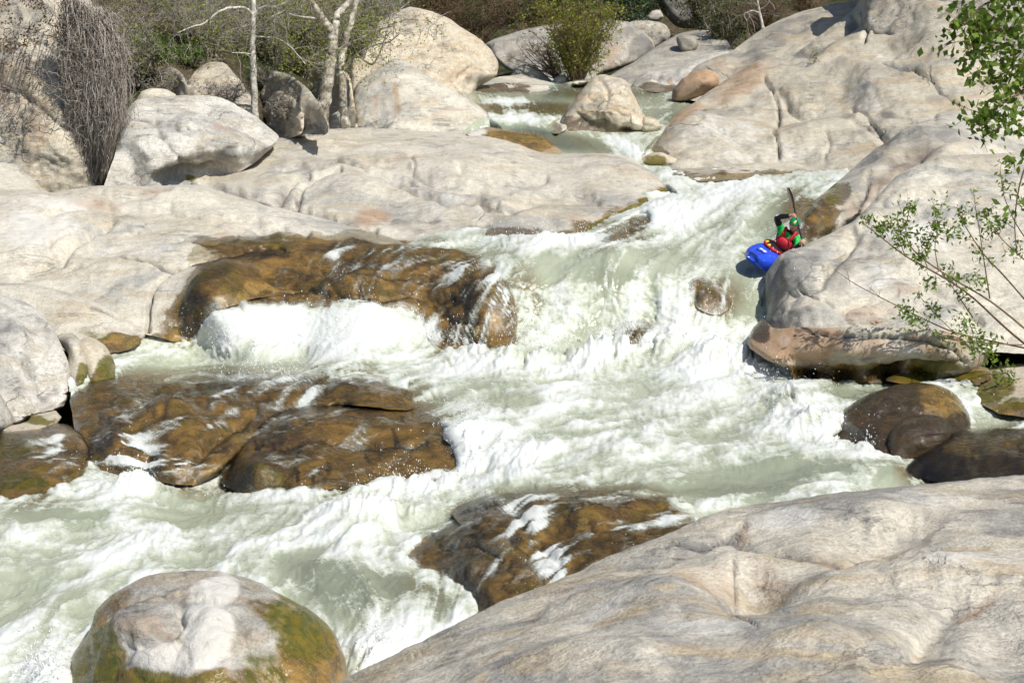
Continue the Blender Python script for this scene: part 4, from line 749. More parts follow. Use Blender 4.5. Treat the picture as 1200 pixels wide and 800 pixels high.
FOAM = [ # u, v, ru, rv, amount(, angle)   white water + / green water -
 (620,112,60,6,-.3),(610,138,45,9,.4),(590,120,26,5,.35),(700,112,60,8,-.5),(560,128,30,8,-.5),(640,128,26,8,-.5),(650,162,60,8,-.9,12),(720,170,22,9,.45,20),(700,178,20,5,-.3),(740,172,36,8,.55,25),(600,139,40,8,.35),(800,142,26,5,.45,-25),(600,118,40,5,.3),(760,158,20,7,.1),(850,135,60,10,-.6),(780,140,14,6,.35,-25),
 (820,245,60,22,.25,-30),(780,255,40,20,.3),(900,240,40,18,-.28,-25),(950,225,36,8,.1),(880,216,80,6,.25),(940,250,26,22,-.5),(860,285,30,12,-.15,-40),(840,275,40,10,.1),
 (620,287,80,8,.1),(690,303,120,10,-.34),(720,325,46,16,-.42),(560,296,50,8,-.2),(640,340,40,22,.05),(800,300,50,14,-.2),(680,285,60,8,.22),(870,350,16,36,-.35),(860,320,24,14,-.22),(760,350,40,20,.1),(820,390,60,26,.25),
 (400,382,130,26,.28),(270,385,26,22,.22),(560,395,40,22,.2),(700,395,80,24,.26),(640,425,110,14,.3),
 (300,432,130,10,-.42,-1),(180,428,40,10,-.15),(430,440,60,7,-.34),(240,414,70,7,.2),(330,447,60,4,.1),(180,446,50,6,-.2),
 (560,455,70,12,-.18),(620,480,60,16,-.12,20),(760,470,80,16,.06),(900,430,60,16,.3),(880,465,50,14,.2),(700,440,100,12,.15),(1000,460,60,12,-.2),(960,450,30,6,-.3),(1140,470,40,14,.0),(940,490,40,16,.2,-20),
 (560,520,46,26,.38,-30),(600,540,60,14,.25,-15),(720,520,80,20,.0),(660,500,60,16,.12),(820,510,80,12,-.1),(950,545,110,16,-.45),(1040,555,70,10,-.35),(860,565,90,14,-.5),(700,572,110,9,-.35),(780,545,80,9,-.12),(640,560,60,8,.1),(1010,525,36,12,.3),
 (500,480,50,24,-.18,25),(440,455,60,8,-.3),
 (560,590,40,14,-.3),(440,585,90,18,.3),(520,570,40,10,.3),(160,575,60,10,.2),(60,600,70,14,-.38),(220,600,80,10,-.3),(40,630,60,10,.1),(330,600,60,9,.0),(130,640,80,10,.28),(300,628,80,12,.2),(440,630,60,14,.2),(40,660,60,10,-.25),(200,655,80,6,-.1),(60,700,60,16,-.2),(40,740,40,16,.1),(60,780,40,26,.35),(20,700,30,10,.1),
 (400,690,70,26,-.55,30),(470,700,60,20,-.55,30),(350,665,50,7,-.35),(470,735,40,20,-.1,40),(440,770,40,18,.3,20),(520,740,30,16,.1),(410,730,40,14,-.3,40),(510,700,40,12,-.35,30),
 (850,600,60,12,.0),(900,585,60,8,-.1)]
GLASS = [(650,163,70,12,1.,10),(560,128,40,9,.9),(640,128,40,9,.9),(700,108,80,9,.7),(850,138,80,14,.9),(940,250,34,26,.8),(300,433,150,10,.45),(950,550,120,18,.4),(720,328,46,18,.4),(400,690,80,30,.55,30),(480,700,70,24,.6,30),(870,350,20,40,.25),(860,570,90,14,.5),(700,575,110,10,.5),(500,480,60,28,.5,25),(440,458,60,8,.6),(60,600,70,14,.35),(1000,462,60,12,.4)]
veil0 = blobs([(365,385,170,34)], GU, GV)
fb = blobsum(FOAM, GU, GV, .55) - .30 * sstep(186, 172, GV) * sstep(950, 880, GU) + .22 * blobs([(350,385,140,30),(260,390,40,24)], GU, GV)
fb = np.where(fb < .5, .5 - (.5 - fb) * 1.25, fb)
foam = fb + (.12 * n_big + .10 * n_mid + .035 * n_fin + .045 * n_fin2 + .09 * n_tur + .06 * n_tur2) * (1 - .45 * veil0)
calm = np.clip((.62 - fb) / .4, 0, 1)
# light lacy threads on the calm green water
lace = np.exp(-np.abs(n_mid) * 5) * .30 * calm
foam = foam + lace
glass = blobs(GLASS, GU, GV)

# surface relief
d_rel = (D0 / 33.0)
rough = np.clip(.25 + 1.0 * np.clip(fb - .3, 0, 1), .2, 1.)
veil = blobs([(365,385,170,34)], GU, GV)
hgt = (.045 * n_big + rough * (.02 * n_tur + .013 * n_tur2)) * (1 - .75 * veil) + .07 * veil + .006 * n_mid * (1 - .5 * veil) + .0015 * n_fin + .002 * n_fin2
BOIL = [(545,522,40,22,.16),(470,562,60,12,.14),(600,420,60,12,.25),(700,415,50,14,.3),(850,420,50,14,.25),(340,412,90,6,.1),(920,470,30,16,.2),(1010,520,30,10,.2),(440,600,60,12,.2),(160,575,50,8,.2),(60,790,30,26,.25),(440,780,30,20,.25),(760,405,40,12,.2),(580,400,40,16,.15),(950,500,30,10,.2),(650,282,50,6,.12),(720,300,60,10,.1)]
hgt = hgt + blobsum(BOIL, GU, GV) * (.8 + .16 * n_tur + .05 * n_tur2)
far = sstep(38, 52, D0); hgt = hgt * (1 - .55 * far)
hgt = hgt * sstep(14, 20, D0) 

ROCKS.append((np.array([(879,292),(888,286),(900,285),(930,286),(945,290),(925,302),(905,310),(889,311),(881,304)], float), lambda u, v: np.full(np.shape(u), 1 / 34.8), (870,281,947,318), 3., .0, False, []))
# the water dips under every stone it meets
DW = D0.copy()
rockin = np.full(GU.shape, -1e9)
rockfilm = np.full(GU.shape, -1e9)
for (poly, df, bb, R, B, isfilm, rm) in ROCKS:
    i0 = max(0, int((bb[1] - wv[0]) / WS) - 2); i1 = min(len(wv), int((bb[3] - wv[0]) / WS) + 3)
    j0 = max(0, int(np.searchsorted(wu, bb[0])) - 2); j1 = min(len(wu), int(np.searchsorted(wu, bb[2])) + 3)
    if i1 <= i0 or j1 <= j0: continue
    sl = (slice(i0, i1), slice(j0, j1)); uu, vv = GU[sl], GV[sl]
    dd = seg_dist(uu, vv, poly, np.roll(poly, -1, 0))[0]; ins = inside(uu, vv, poly)
    e = seg_dist(uu, vv, poly[rm], np.roll(poly, -1, 0)[rm])[0] if len(rm) else np.full(uu.shape, 1e3)
    k = np.clip(e / R, 0, 1); Dr = 1. / np.clip(df(uu, vv), 1 / 140., 1 / 4.) + B * (1 - np.sqrt(1 - (1 - k) ** 2))
    sd = np.where(ins, dd, -dd)
    tgt = Dr + .06 + np.clip(.022 * sd, 0, .5)
    w = sstep(.5, 7., sd)
    DW[sl] = np.maximum(DW[sl], DW[sl] * (1 - w) + np.maximum(DW[sl], tgt) * w)
    hgt[sl] *= 1 - .85 * sstep(2, 14, sd)
    rockin[sl] = np.where(D0[sl] - Dr > 2.5, rockin[sl], np.maximum(rockin[sl], sd))
    if isfilm: rockfilm[sl] = np.maximum(rockfilm[sl], sd)

P = unproj(GU, GV, DW)
du = np.gradient(P, wu, axis=1); dv = np.gradient(P, WS, axis=0)
# smooth the normals so the waves ride on the big shape
Nn = np.cross(dv, du); Nn /= np.linalg.norm(Nn, axis=-1)[..., None] + 1e-9
Nn *= np.sign(((np.array([0, 0, HC]) - P) * Nn).sum(-1))[..., None]
N0 = Nn
WP = P + N0 * hgt[..., None]

RIVER = [[(430,92),(880,92),(880,150),(800,160),(775,180),(790,200),(1000,190),(1020,210),(985,260),(960,300),(930,330),(912,400),(960,440),(1420,430),(1420,700),
          (1000,780),(800,850),(440,850),(-340,850),(-340,560),(-60,560),(110,540),(70,430),(130,400),(200,380),(260,340),(300,325),(440,292),(490,276),(690,250),(745,222),(740,195),(640,195),(540,170),(530,130)]]
ok = np.zeros(GU.shape, bool)
for r in RIVER:
    r = np.array(r, float); ok |= inside(GU, GV, r)
ok &= rockin < 28
q = ok[:-1, :-1] & ok[1:, :-1] & ok[:-1, 1:] & ok[1:, 1:]
used = np.zeros(GU.shape, bool); used[:-1, :-1] |= q; used[1:, :-1] |= q; used[:-1, 1:] |= q; used[1:, 1:] |= q
idx = -np.ones(GU.shape, int); idx[used] = np.arange(used.sum()); gi = np.argwhere(q)
FQ = np.stack([idx[gi[:, 0], gi[:, 1]], idx[gi[:, 0] + 1, gi[:, 1]], idx[gi[:, 0] + 1, gi[:, 1] + 1], idx[gi[:, 0], gi[:, 1] + 1]], -1)
# edges that lap against stone froth up
lap = sstep(-10, -1, rockin) * .05 - .10 * sstep(-16, 0, rockfilm)
SEE = [(610,350,30,50,.7),(625,385,30,30,.6),(830,345,46,30,.85),(845,385,30,16,.5),(745,398,40,24,.75),(655,345,24,20,.35),(940,248,26,34,.9),(560,300,40,12,.4),(500,285,50,8,.6),(470,470,50,30,.6),(440,450,60,10,.5),(600,128,60,10,.8),(650,128,40,8,.7),(710,108,60,8,.6),(850,135,50,10,.6),(650,165,60,8,.15),(560,585,50,10,.5),(720,578,80,8,.5),(510,690,40,30,.5),(180,440,50,8,.4)]
see = np.clip(np.maximum(blobs(SEE, GU, GV), .8 * sstep(-18, 2, rockfilm)), 0, 1)
o = mesh_obj('river', WP[used], FQ, M['water'], None, {'foam': (foam + lap)[used], 'glass': glass[used], 'see': see[used]})
tag(o, kind='structure')

# thin films of water running over the brown stones
for k, (p, nn, u, v, f, fm, foamb, dwl) in enumerate(FILMS):
    x = np.interp(u, wu, np.arange(len(wu))); y = (v - wv[0]) / WS
    fo = .30 + blobsum(foamb, u, v) * np.clip(.62 + .34 * bil(n_fin, x, y) + .3 * bil(n_mid, x, y) + .15 * bil(n_tur2, x, y), .05, 1.15) + .10 * bil(n_mid, x, y) + .10 * bil(n_fin, x, y) + .07 * bil(n_fin2, x, y) + .05 * bil(n_tur, x, y)
    wr = sstep(13, 1, dwl + 3 * bil(n_mid, x, y)); fo = fo * (1 - wr) + wr * (.26 + .72 * bil(foam, x, y))
    fo = fo - .5 * (1 - np.clip(fm, 0, 1))
    lift = .022 + .02 * np.clip(fo - .35, 0, 1) + .01 * bil(n_tur2, x, y) * np.clip(fo - .4, 0, 1)
    keep = fm[f].min(1) > .08
    fq = f[keep]; un, inv = np.unique(fq, return_inverse=True)
    oo = mesh_obj('water_film', (p + nn * lift[:, None])[un], inv.reshape(-1, 4), M['film'], None, {'foam': fo[un], 'glass': un * 0.})
    tag(oo, kind='structure')
# ------------------------------------------------------------------ ground and hillside
def level(y):
    return np.interp(y, [-20, 5, 14, 18, 24, 30.5, 32.5, 36, 44, 48, 54, 62, 75, 85, 100, 170], [-1, -1, -1.1, -1.0, -.6, -.2, .5, 1.4, 2.2, 2.7, 3.3, 3.9, 4.4, 6, 14, 62])
def ground_z(x, y):
    z = level(y)
    left = np.clip(-3.2 - x, 0, 40); right = np.clip(x - 9 - np.clip(y - 40, 0, 60) * .1, 0, 60)
    z = z + sstep(44, 56, y) * np.minimum(left * .55, 7) + sstep(46, 60, y) * right * .3 + sstep(2, 30, left) * 3 * sstep(30, 45, y)
    return z
gx = np.arange(-85, 86, .75); gy = np.concatenate([np.arange(-12, 100, .6), np.arange(100, 172, 2.)])
GX, GY = np.meshgrid(gx, gy); GZ = ground_z(GX, GY)
G3 = np.stack([GX, GY, GX * 0], -1)
GZ = GZ + sstep(44, 60, GY) * (.5 * fbm(G3 * .35, 3) + .2 * fbm(G3 * 1.4 + 4, 2))
n0, n1 = GX.shape; ii = np.arange(n0 * n1).reshape(n0, n1)
gq = np.stack([ii[:-1, :-1], ii[:-1, 1:], ii[1:, 1:], ii[1:, :-1]], -1).reshape(-1, 4)
def ground_material():
    t = NT('leaf_litter_soil')
    a = t.noise(.5, 6, .65, .5); b = t.noise(4, 6, .7); c = t.noise(22, 4, .7)
    col = t.mix(t.ramp(b, .35, .65), (.04, .034, .02), (.12, .095, .06))
    col = t.mix(t.mul(t.ramp(c, .5, .65), .6), col, (.24, .18, .12))
    col = t.mix(t.mul(t.ramp(a, .44, .56), .8), col, (.03, .045, .013))
    return t.done(t.bsdf(col, .9, t.add(b, t.mul(c, .5)), 1., .1, spec=.1))
M['soil'] = ground_material()
tag(mesh_obj('ground', np.stack([GX, GY, GZ], -1).reshape(-1, 3), gq, M['soil']), kind='structure')

# ------------------------------------------------------------------ plants
M['twig'] = simple('dead_twigs', (.17, .145, .12), .9, .35, 6, .1, tone=(.48, .43, .37))
M['twigbrown'] = simple('brown_twigs', (.12, .08, .05), .9, .3, 6, .1, tone=(.26, .18, .11))
M['bark'] = simple('mottled_pale_bark', (.2, .165, .115), .85, .5, 9, .15, tone=(.5, .46, .38), bump=.5)
M['barkwhite'] = simple('white_bark', (.34, .31, .25), .8, .4, 14, .15, tone=(.56, .53, .46), bump=.3)
M['leaf'] = simple('spring_leaves', (.14, .17, .018), .55, .3, 3, .3, tone=(.33, .36, .05), trans=.4)
M['leafdark'] = simple('dark_leaves', (.012, .035, .008), .45, .3, 3, .4, tone=(.035, .085, .015), trans=.2)
M['leafmid'] = simple('green_leaves', (.055, .105, .016), .45, .3, 3, .4, tone=(.17, .26, .04), trans=.4)
M['leafbright'] = simple('fresh_green_leaves', (.085, .15, .02), .4, .3, 3, .4, tone=(.24, .34, .05), trans=.45)
M['leafolive'] = simple('olive_leaves', (.035, .045, .01), .6, .3, 3, .3, tone=(.13, .13, .035), trans=.2)
M['deadleaf'] = simple('dry_leaves', (.09, .06, .04), .9, .3, 6, .1, tone=(.27, .19, .12))
VR = np.random.RandomState(5)

def add_leaves(mb, C, size, up=.3, rng=VR, ratio=.5, dirs=None):
    n = len(C); C = np.asarray(C, float)
    a = rng.normal(size=(n, 3)) if dirs is None else dirs + .6 * rng.normal(size=(n, 3)); a /= np.linalg.norm(a, axis=1)[:, None]
    b = rng.normal(size=(n, 3)); b[:, 2] *= .5; b = np.cross(a, b); b /= np.linalg.norm(b, axis=1)[:, None] + 1e-9
    nn = np.cross(a, b)
    s = (size * rng.uniform(.6, 1.3, n))[:, None]
    V = np.stack([C, C + a * s * .45 + b * s * ratio * .5 + nn * s * .08, C + a * s, C + a * s * .45 - b * s * ratio * .5 + nn * s * .08], 1)
    idx = np.arange(n * 4).reshape(n, 4)
    mb.add(V.reshape(-1, 3), idx, None, np.repeat(rng.uniform(0, 1, n), 4))

def walk(p, d, L, m, wander, droop, rng=VR):
    pts = [np.array(p, float)]; d = np.array(d, float); d /= np.linalg.norm(d)
    for k in range(m):
        d = d + wander * rng.normal(size=3); d[2] -= droop; d /= np.linalg.norm(d)
        pts.append(pts[-1] + d * L / m)
    return np.array(pts)

def shrub(name, label, cat, base, rx, h, n_stem=12, n_twig=140, leaf_n=600, leaf='leaf', twig='twig', leaf_size=.09, seed=1, ry=None, r0=.03, wander=.22, group=None, lean=(0, 0), twr=.007, leaf_spread=.18, droop=.02):
    rng = np.random.RandomState(seed); ry = ry or rx
    root = empty(name, tuple(base)); tag(root, label, cat, group)
    mb = MB(); tips = []
    for s in range(n_stem):
        an = rng.uniform(0, 2 * math.pi); q = math.sqrt(rng.uniform(.02, 1))
        tgt = np.array([math.cos(an) * q * rx + lean[0], math.sin(an) * q * ry + lean[1], h * (1 - .35 * q * q) * rng.uniform(.6, 1.)])
        L = np.linalg.norm(tgt); st = np.array([rng.normal() * rx * .12, rng.normal() * ry * .12, -.15])
        pts = walk(st, tgt - st, L, 9, wander * .5, .0, rng)
        mb.tube(pts, np.linspace(r0, r0 * .25, len(pts)), 5, rng.uniform(0, 1), False)
        for k in range(max(1, n_twig // n_stem)):
            i = rng.randint(2, len(pts)); p = pts[i] + (pts[min(i + 1, len(pts) - 1)] - pts[i]) * rng.uniform()
            d = rng.normal(size=3); d[2] = abs(d[2]) * .6 + .1; l = rng.uniform(.2, .5) * min(rx, h) 
            tw = walk(p, d, l, 5, wander, droop, rng)
            mb.tube(tw, np.linspace(twr, twr * .45, len(tw)), 3, rng.uniform(0, 1), False)
            tips.append(tw[2:])
            for kk in range(2):
                j = rng.randint(1, 5); t2 = walk(tw[j], rng.normal(size=3) + [0, 0, .2], l * .5, 4, wander, droop, rng)
                mb.tube(t2, np.linspace(twr * .7, twr * .35, len(t2)), 3, rng.uniform(0, 1), False); tips.append(t2[1:])
    mb.build('branches', M[twig], root)
    if leaf_n:
        T = np.concatenate(tips); C = T[rng.randint(0, len(T), leaf_n)] + rng.normal(size=(leaf_n, 3)) * leaf_spread * rng.uniform(.1, 1, (leaf_n, 1))
        lb = MB(); add_leaves(lb, C, leaf_size, rng=rng); lb.build('leaves', M[leaf], root)
    return root

def at(u, v, d): return unproj(u, v, d)
THK = 'bare shrubs of the thicket on the left bank'
for k, (u, v, d, rx, h, ns, nt_, ln, lab) in enumerate([
    (130, 78, 52, 1.3, 2.2, 26, 420, 500, 'grey leafless shrub directly above the hanging dead vine'),
    (175, 72, 54, 1.3, 2.3, 26, 420, 900, 'twiggy shrub with sparse green leaves above the shaded pointed rock'),
    (218, 70, 55, 1.3, 2.4, 26, 420, 700, 'twiggy grey shrub behind the flat topped shaded rock'),
    (262, 80, 55, 1.2, 2.5, 24, 400, 600, 'bare tangled shrub left of the thin pale trunk'),
    (318, 85, 56, 1.3, 2.7, 26, 420, 800, 'greenish twiggy shrub just right of the thin pale trunk'),
    (352, 98, 57, 1.3, 3.0, 26, 420, 900, 'budding shrub filling the gap left of the forked tree'),
    (400, 75, 60, 1.4, 2.6, 22, 340, 700, 'sparse budding shrub behind the forked tree'),
    (440, 35, 61, 1.4, 1.6, 18, 300, 500, 'low twiggy shrub on top of the tall tan boulder'),
    (190, 20, 62, 2.2, 2.2, 24, 420, 500, 'higher grey shrub up the slope above the thicket, left'),
    (300, 22, 64, 2.4, 2.4, 24, 420, 700, 'higher olive shrub up the slope behind the thin trunk'),
    (155, 95, 50, .8, 1.7, 22, 330, 400, 'twiggy grey shrub rising between the vine and the whitish boulder'),
    (245, 60, 53, 1.1, 1.9, 24, 400, 700, 'leafy budding shrub above the flat topped rock by the thin trunk'),
    (280, 45, 58, 1.5, 2.2, 24, 420, 900, 'pale twigged shrub seen behind the thin trunk crown'),
    (368, 60, 53, 1.0, 2.2, 24, 360, 1100, 'yellow green budding shrub around the tree fork'),
    (225, 35, 58, 1.6, 2.0, 24, 420, 600, 'dense grey brush high above the shaded rocks, left of the thin trunk'),
    (420, 62, 52, .9, 1.5, 20, 300, 700, 'fine twigs with yellow green buds over the pale boulders by the fork')]):
    shrub('bare_shrub', lab, 'shrub', at(u, v, d), rx, h, ns, int(nt_ * 1.7), int(ln * 2.2), 'leaf', 'twig', .085, 100 + k, r0=.022, group=THK, twr=.0085)
for k, (u, v, d, lab) in enumerate([(198, 112, 48.6, 'low tangle of dead twigs in front of the shaded low rock'), (262, 124, 48.8, 'low tangle of dead twigs right at the base of the thin pale trunk'), (345, 140, 48.0, 'tangle of dry roots and twigs left of the forked trunk'), (240, 95, 53, 'dead brush above the flat topped shaded rock'), (320, 100, 53.5, 'dead brush behind the sloping brownish rock')]):
    shrub('dry_brush', lab, 'brush', at(u, v, d), .75, .9, 16, 260, 160, 'deadleaf' if k % 2 else 'leaf', 'twig', .07, 140 + k, r0=.018, group='dead brush among the shaded rocks', twr=.008)
shrub('leafy_shrub', 'dark green undergrowth bush in shade behind the vine', 'bush', at(185, 70, 50.5), .75, .9, 12, 120, 1100, 'leafmid', 'twig', .09, 31)
shrub('leafy_shrub', 'small dark green bush below the twiggy thicket by the flat topped rock', 'bush', at(225, 72, 52.5), .65, .8, 10, 100, 800, 'leafmid', 'twig', .09, 32)
shrub('leafy_shrub', 'green leafy bush at the top edge above the vine', 'bush', at(118, 14, 60), 1.0, 1.1, 12, 100, 1300, 'leafmid', 'twig', .12, 33)
# scrub across the river head
BG = 'scrub along the top of the picture'
shrub('scrub_bush', 'brownish olive scrub left of the long grey boulder', 'bush', at(505, 30, 86), 2.4, 3.0, 28, 520, 2600, 'leafolive', 'twigbrown', .10, 41, group=BG, twr=.012)
shrub('scrub_bush', 'grey brown twiggy scrub right above the long grey boulder', 'bush', at(560, 48, 84), 2.2, 3.2, 28, 560, 1600, 'leafolive', 'twigbrown', .10, 42, group=BG, twr=.012)
shrub('scrub_bush', 'dark leafy scrub behind the upper left of the willow', 'bush', at(612, 28, 88), 2., 2.6, 24, 360, 3400, 'leafdark', 'twigbrown', .12, 43, group=BG, twr=.012)
shrub('scrub_bush', 'dark green dense bush behind the speckled pale boulder', 'bush', at(742, 24, 84), 1.9, 2.3, 26, 320, 6500, 'leafdark', 'twig', .13, 44, group=BG)
shrub('scrub_bush', 'very dark bush at the top between willow and dense bush', 'bush', at(690, 20, 88), 2., 2.6, 24, 300, 5200, 'leafdark', 'twig', .13, 45, group=BG)
shrub('scrub_bush', 'olive green bush above the whitish rounded rocks', 'bush', at(850, 58, 72), 1.05, 2.6, 24, 300, 4200, 'leafolive', 'twig', .10, 46, group=BG)
shrub('scrub_bush', 'dark olive bush at the top right of the shaded boulder', 'bush', at(822, 30, 80), 1.3, 2.2, 22, 260, 3600, 'leafolive', 'twig', .11, 47, group=BG)
shrub('scrub_bush', 'reddish brown leafless bush over the upper granite shoulder', 'bush', at(890, 42, 70), 1.3, 2.0, 26, 480, 500, 'leafolive', 'twigbrown', .08, 48, group=BG, twr=.011)
shrub('scrub_bush', 'sparse brown bush topping the granite shoulder near the lichen rock', 'bush', at(945, 18, 72), 1.5, 1.3, 22, 360, 300, 'leafolive', 'twigbrown', .08, 49, group=BG, twr=.011)
shrub('scrub_bush', 'dim scrub high on the slope behind the tall tan boulder', 'bush', at(470, 5, 80), 2.2, 2.2, 24, 440, 1800, 'leafolive', 'twig', .10, 50, group=BG, twr=.011)
shrub('willow_bush', 'light green spring willow standing among boulders at the head of the river', 'willow', at(676, 101, 64), 1.5, 4.6, 54, 900, 6800, 'leaf', 'twigbrown', .11, 51, r0=.03, wander=.16, lean=(0, 0), twr=.008, leaf_spread=.14)
shrub('willow_bush', 'leafless brown part of the willow thicket leaning to the left', 'willow', at(655, 88, 65), .9, 1.6, 26, 360, 250, 'leaf', 'twigbrown', .07, 52, r0=.02, wander=.2, lean=(-.8, 0), twr=.008)
shrub('grass_tuft', 'little green plant growing in the long crack of the granite face', 'plant', at(955, 68, 56), .25, .5, 8, 40, 160, 'leaf', 'twig', .05, 53, r0=.008)

# trees
def tree(label, segs, leaf_n, seed, bark, leafclumps, name='pale_tree', cat='tree', dd=.6):
    """segs: (points (u, v, d), start radius, end radius, part name)"""
    rng = np.random.RandomState(seed)
    base = at(*segs[0][0][0]); root = empty(name, tuple(base)); tag(root, label, cat)
    tips = []
    groups = {}
    for pts, ra, rb, part in segs:
        W = np.array([at(*p) for p in pts]) - base
        m = max(8, len(pts) * 6); t = np.linspace(0, len(W) - 1, m); Wc = np.stack([np.interp(t, np.arange(len(W)), W[:, c]) for c in range(3)], 1)
        ker = np.array([.25, .5, .25])
        for _ in range(3): Wc[1:-1] = .25 * Wc[:-2] + .5 * Wc[1:-1] + .25 * Wc[2:]
        Wc = Wc + np.concatenate([[[0, 0, 0]], rng.normal(size=(m - 1, 3)) * ra * .09])
        mb = groups.setdefault(part, MB())
        rr = np.linspace(ra, rb, m) * (1 + .03 * rng.normal(size=m)); 
        if part == 'trunk': rr[:3] *= [1.35, 1.18, 1.06]
        mb.tube(Wc, rr, 10, np.clip(rng.uniform(0, 1, 1)[0] * .3 + .5 + np.repeat(rng.normal(size=m) * .35, 10), 0, 1))
        if part != 'trunk' or rb < .05:
            for k in range(9):
                i = rng.randint(m // 4, m); tw = walk(Wc[i], rng.normal(size=3) + [0, 0, .25], rng.uniform(.4, 1.1), 6, .22, .02, rng)
                groups.setdefault('twigs', MB()).tube(tw, np.linspace(.011, .004, 7), 3, rng.uniform(.2, .8), False); tips.append(tw[2:])
                for q in range(2):
                    t2 = walk(tw[rng.randint(1, 6)], rng.normal(size=3), .4, 4, .25, .02, rng); groups['twigs'].tube(t2, np.linspace(.007, .003, 5), 3, rng.uniform(.2, .8), False); tips.append(t2[1:])
    for part, mb in groups.items(): mb.build(part, M['twig'] if part == 'twigs' else M[bark], root)
    T = np.concatenate(tips)
    C = [T[rng.randint(0, len(T), leaf_n)] + rng.normal(size=(leaf_n, 3)) * .1]
    for (u, v, d, r, n) in leafclumps: C.append(at(u, v, d) - base + rng.normal(size=(n, 3)) * r * [1, .8, .6])
    lb = MB(); add_leaves(lb, np.concatenate(C), .07, rng=rng); lb.build('leaves', M['leaf'], root)
    return root
tree('slender white barked young tree standing among shaded rocks', [
    ([(299, 152, 48), (298, 110, 48), (296, 60, 48), (297, 15, 48), (296, -40, 48)], .105, .05, 'trunk'),
    ([(297, 18, 48), (288, 9, 47.8), (268, 9, 47.5), (254, 15, 47.3), (238, 29, 47.2), (226, 31, 47), (208, 39, 46.9)], .04, .014, 'branch'),
    ([(297, 20, 48), (303, 11, 48), (312, 8, 47.8), (323, 9, 47.6), (340, 1, 47.4), (365, -14, 47.2)], .05, .025, 'branch'),
    ([(296, 64, 48), (284, 62, 47.7), (272, 62, 47.4)], .028, .012, 'branch'),
    ([(297, 43, 48), (324, 44, 47.7), (340, 54, 47.5), (358, 75, 47.2)], .022, .01, 'branch')], 260, 71, 'barkwhite',
    [(270, 60, 47.5, .3, 60), (335, 50, 47.4, .4, 90), (240, 40, 47, .4, 60), (330, 85, 47.3, .35, 80)])
tree('stout mottled white tree forking above the pale boulders', [
    ([(375, 156, 48.2), (381, 115, 48.2), (386, 80, 48.2), (391, 60, 48.2), (389, 42, 48.2)], .19, .13, 'trunk'),
    ([(389, 46, 48.2), (387, 33, 48.1), (376, 20, 48), (368, 6, 47.8), (354, -8, 47.6), (335, -30, 47.3)], .11, .06, 'branch'),
    ([(390, 46, 48.2), (393, 30, 48.2), (394, 18, 48.3), (408, 4, 48.5), (420, -25, 48.6)], .11, .07, 'branch'),
    ([(391, 62, 48.2), (400, 57, 48), (410, 51, 47.8), (424, 45, 47.6), (440, 36, 47.4), (462, 30, 47.2)], .05, .02, 'branch'),
    ([(376, 22, 48), (352, 20, 47.8), (330, 14, 47.6), (318, 20, 47.4)], .03, .012, 'branch')], 420, 72, 'bark',
    [(372, 75, 47.8, .35, 110), (358, 60, 47.6, .4, 120), (405, 70, 47.6, .35, 100), (420, 90, 47.4, .3, 90), (345, 70, 47.5, .35, 100), (430, 30, 47.3, .5, 110)])
tree('second mottled trunk rising close behind the forked tree', [
    ([(405, 152, 48.6), (402, 120, 48.7), (401, 90, 48.8), (399, 72, 48.9), (407, 40, 49.1), (418, 0, 49.3), (424, -30, 49.4)], .13, .06, 'trunk'),
    ([(400, 80, 48.8), (420, 62, 48.4), (440, 52, 48), (456, 50, 47.6), (468, 40, 47.4)], .035, .014, 'branch'),
    ([(418, 64, 48.4), (436, 78, 47.8), (446, 62, 47.6), (458, 20, 47.5), (480, 2, 47.4)], .03, .012, 'branch'),
    ([(455, 30, 47.5), (478, 22, 47.3), (500, 24, 47.2), (512, 30, 47.2)], .016, .006, 'branch')], 420, 73, 'bark',
    [(450, 30, 47.4, .5, 120), (430, 70, 47.6, .3, 90)])
tree('tiny white leafless tree on the granite shoulder at top', [
    ([(894, 34, 66), (891, 18, 66), (888, 5, 66), (884, -25, 66)], .06, .03, 'trunk'),
    ([(891, 16, 66), (882, 12, 65.8), (872, 16, 65.6)], .025, .01, 'branch'), ([(890, 12, 66), (900, 5, 65.8), (906, -10, 65.6)], .02, .01, 'branch')], 30, 74, 'barkwhite', [])

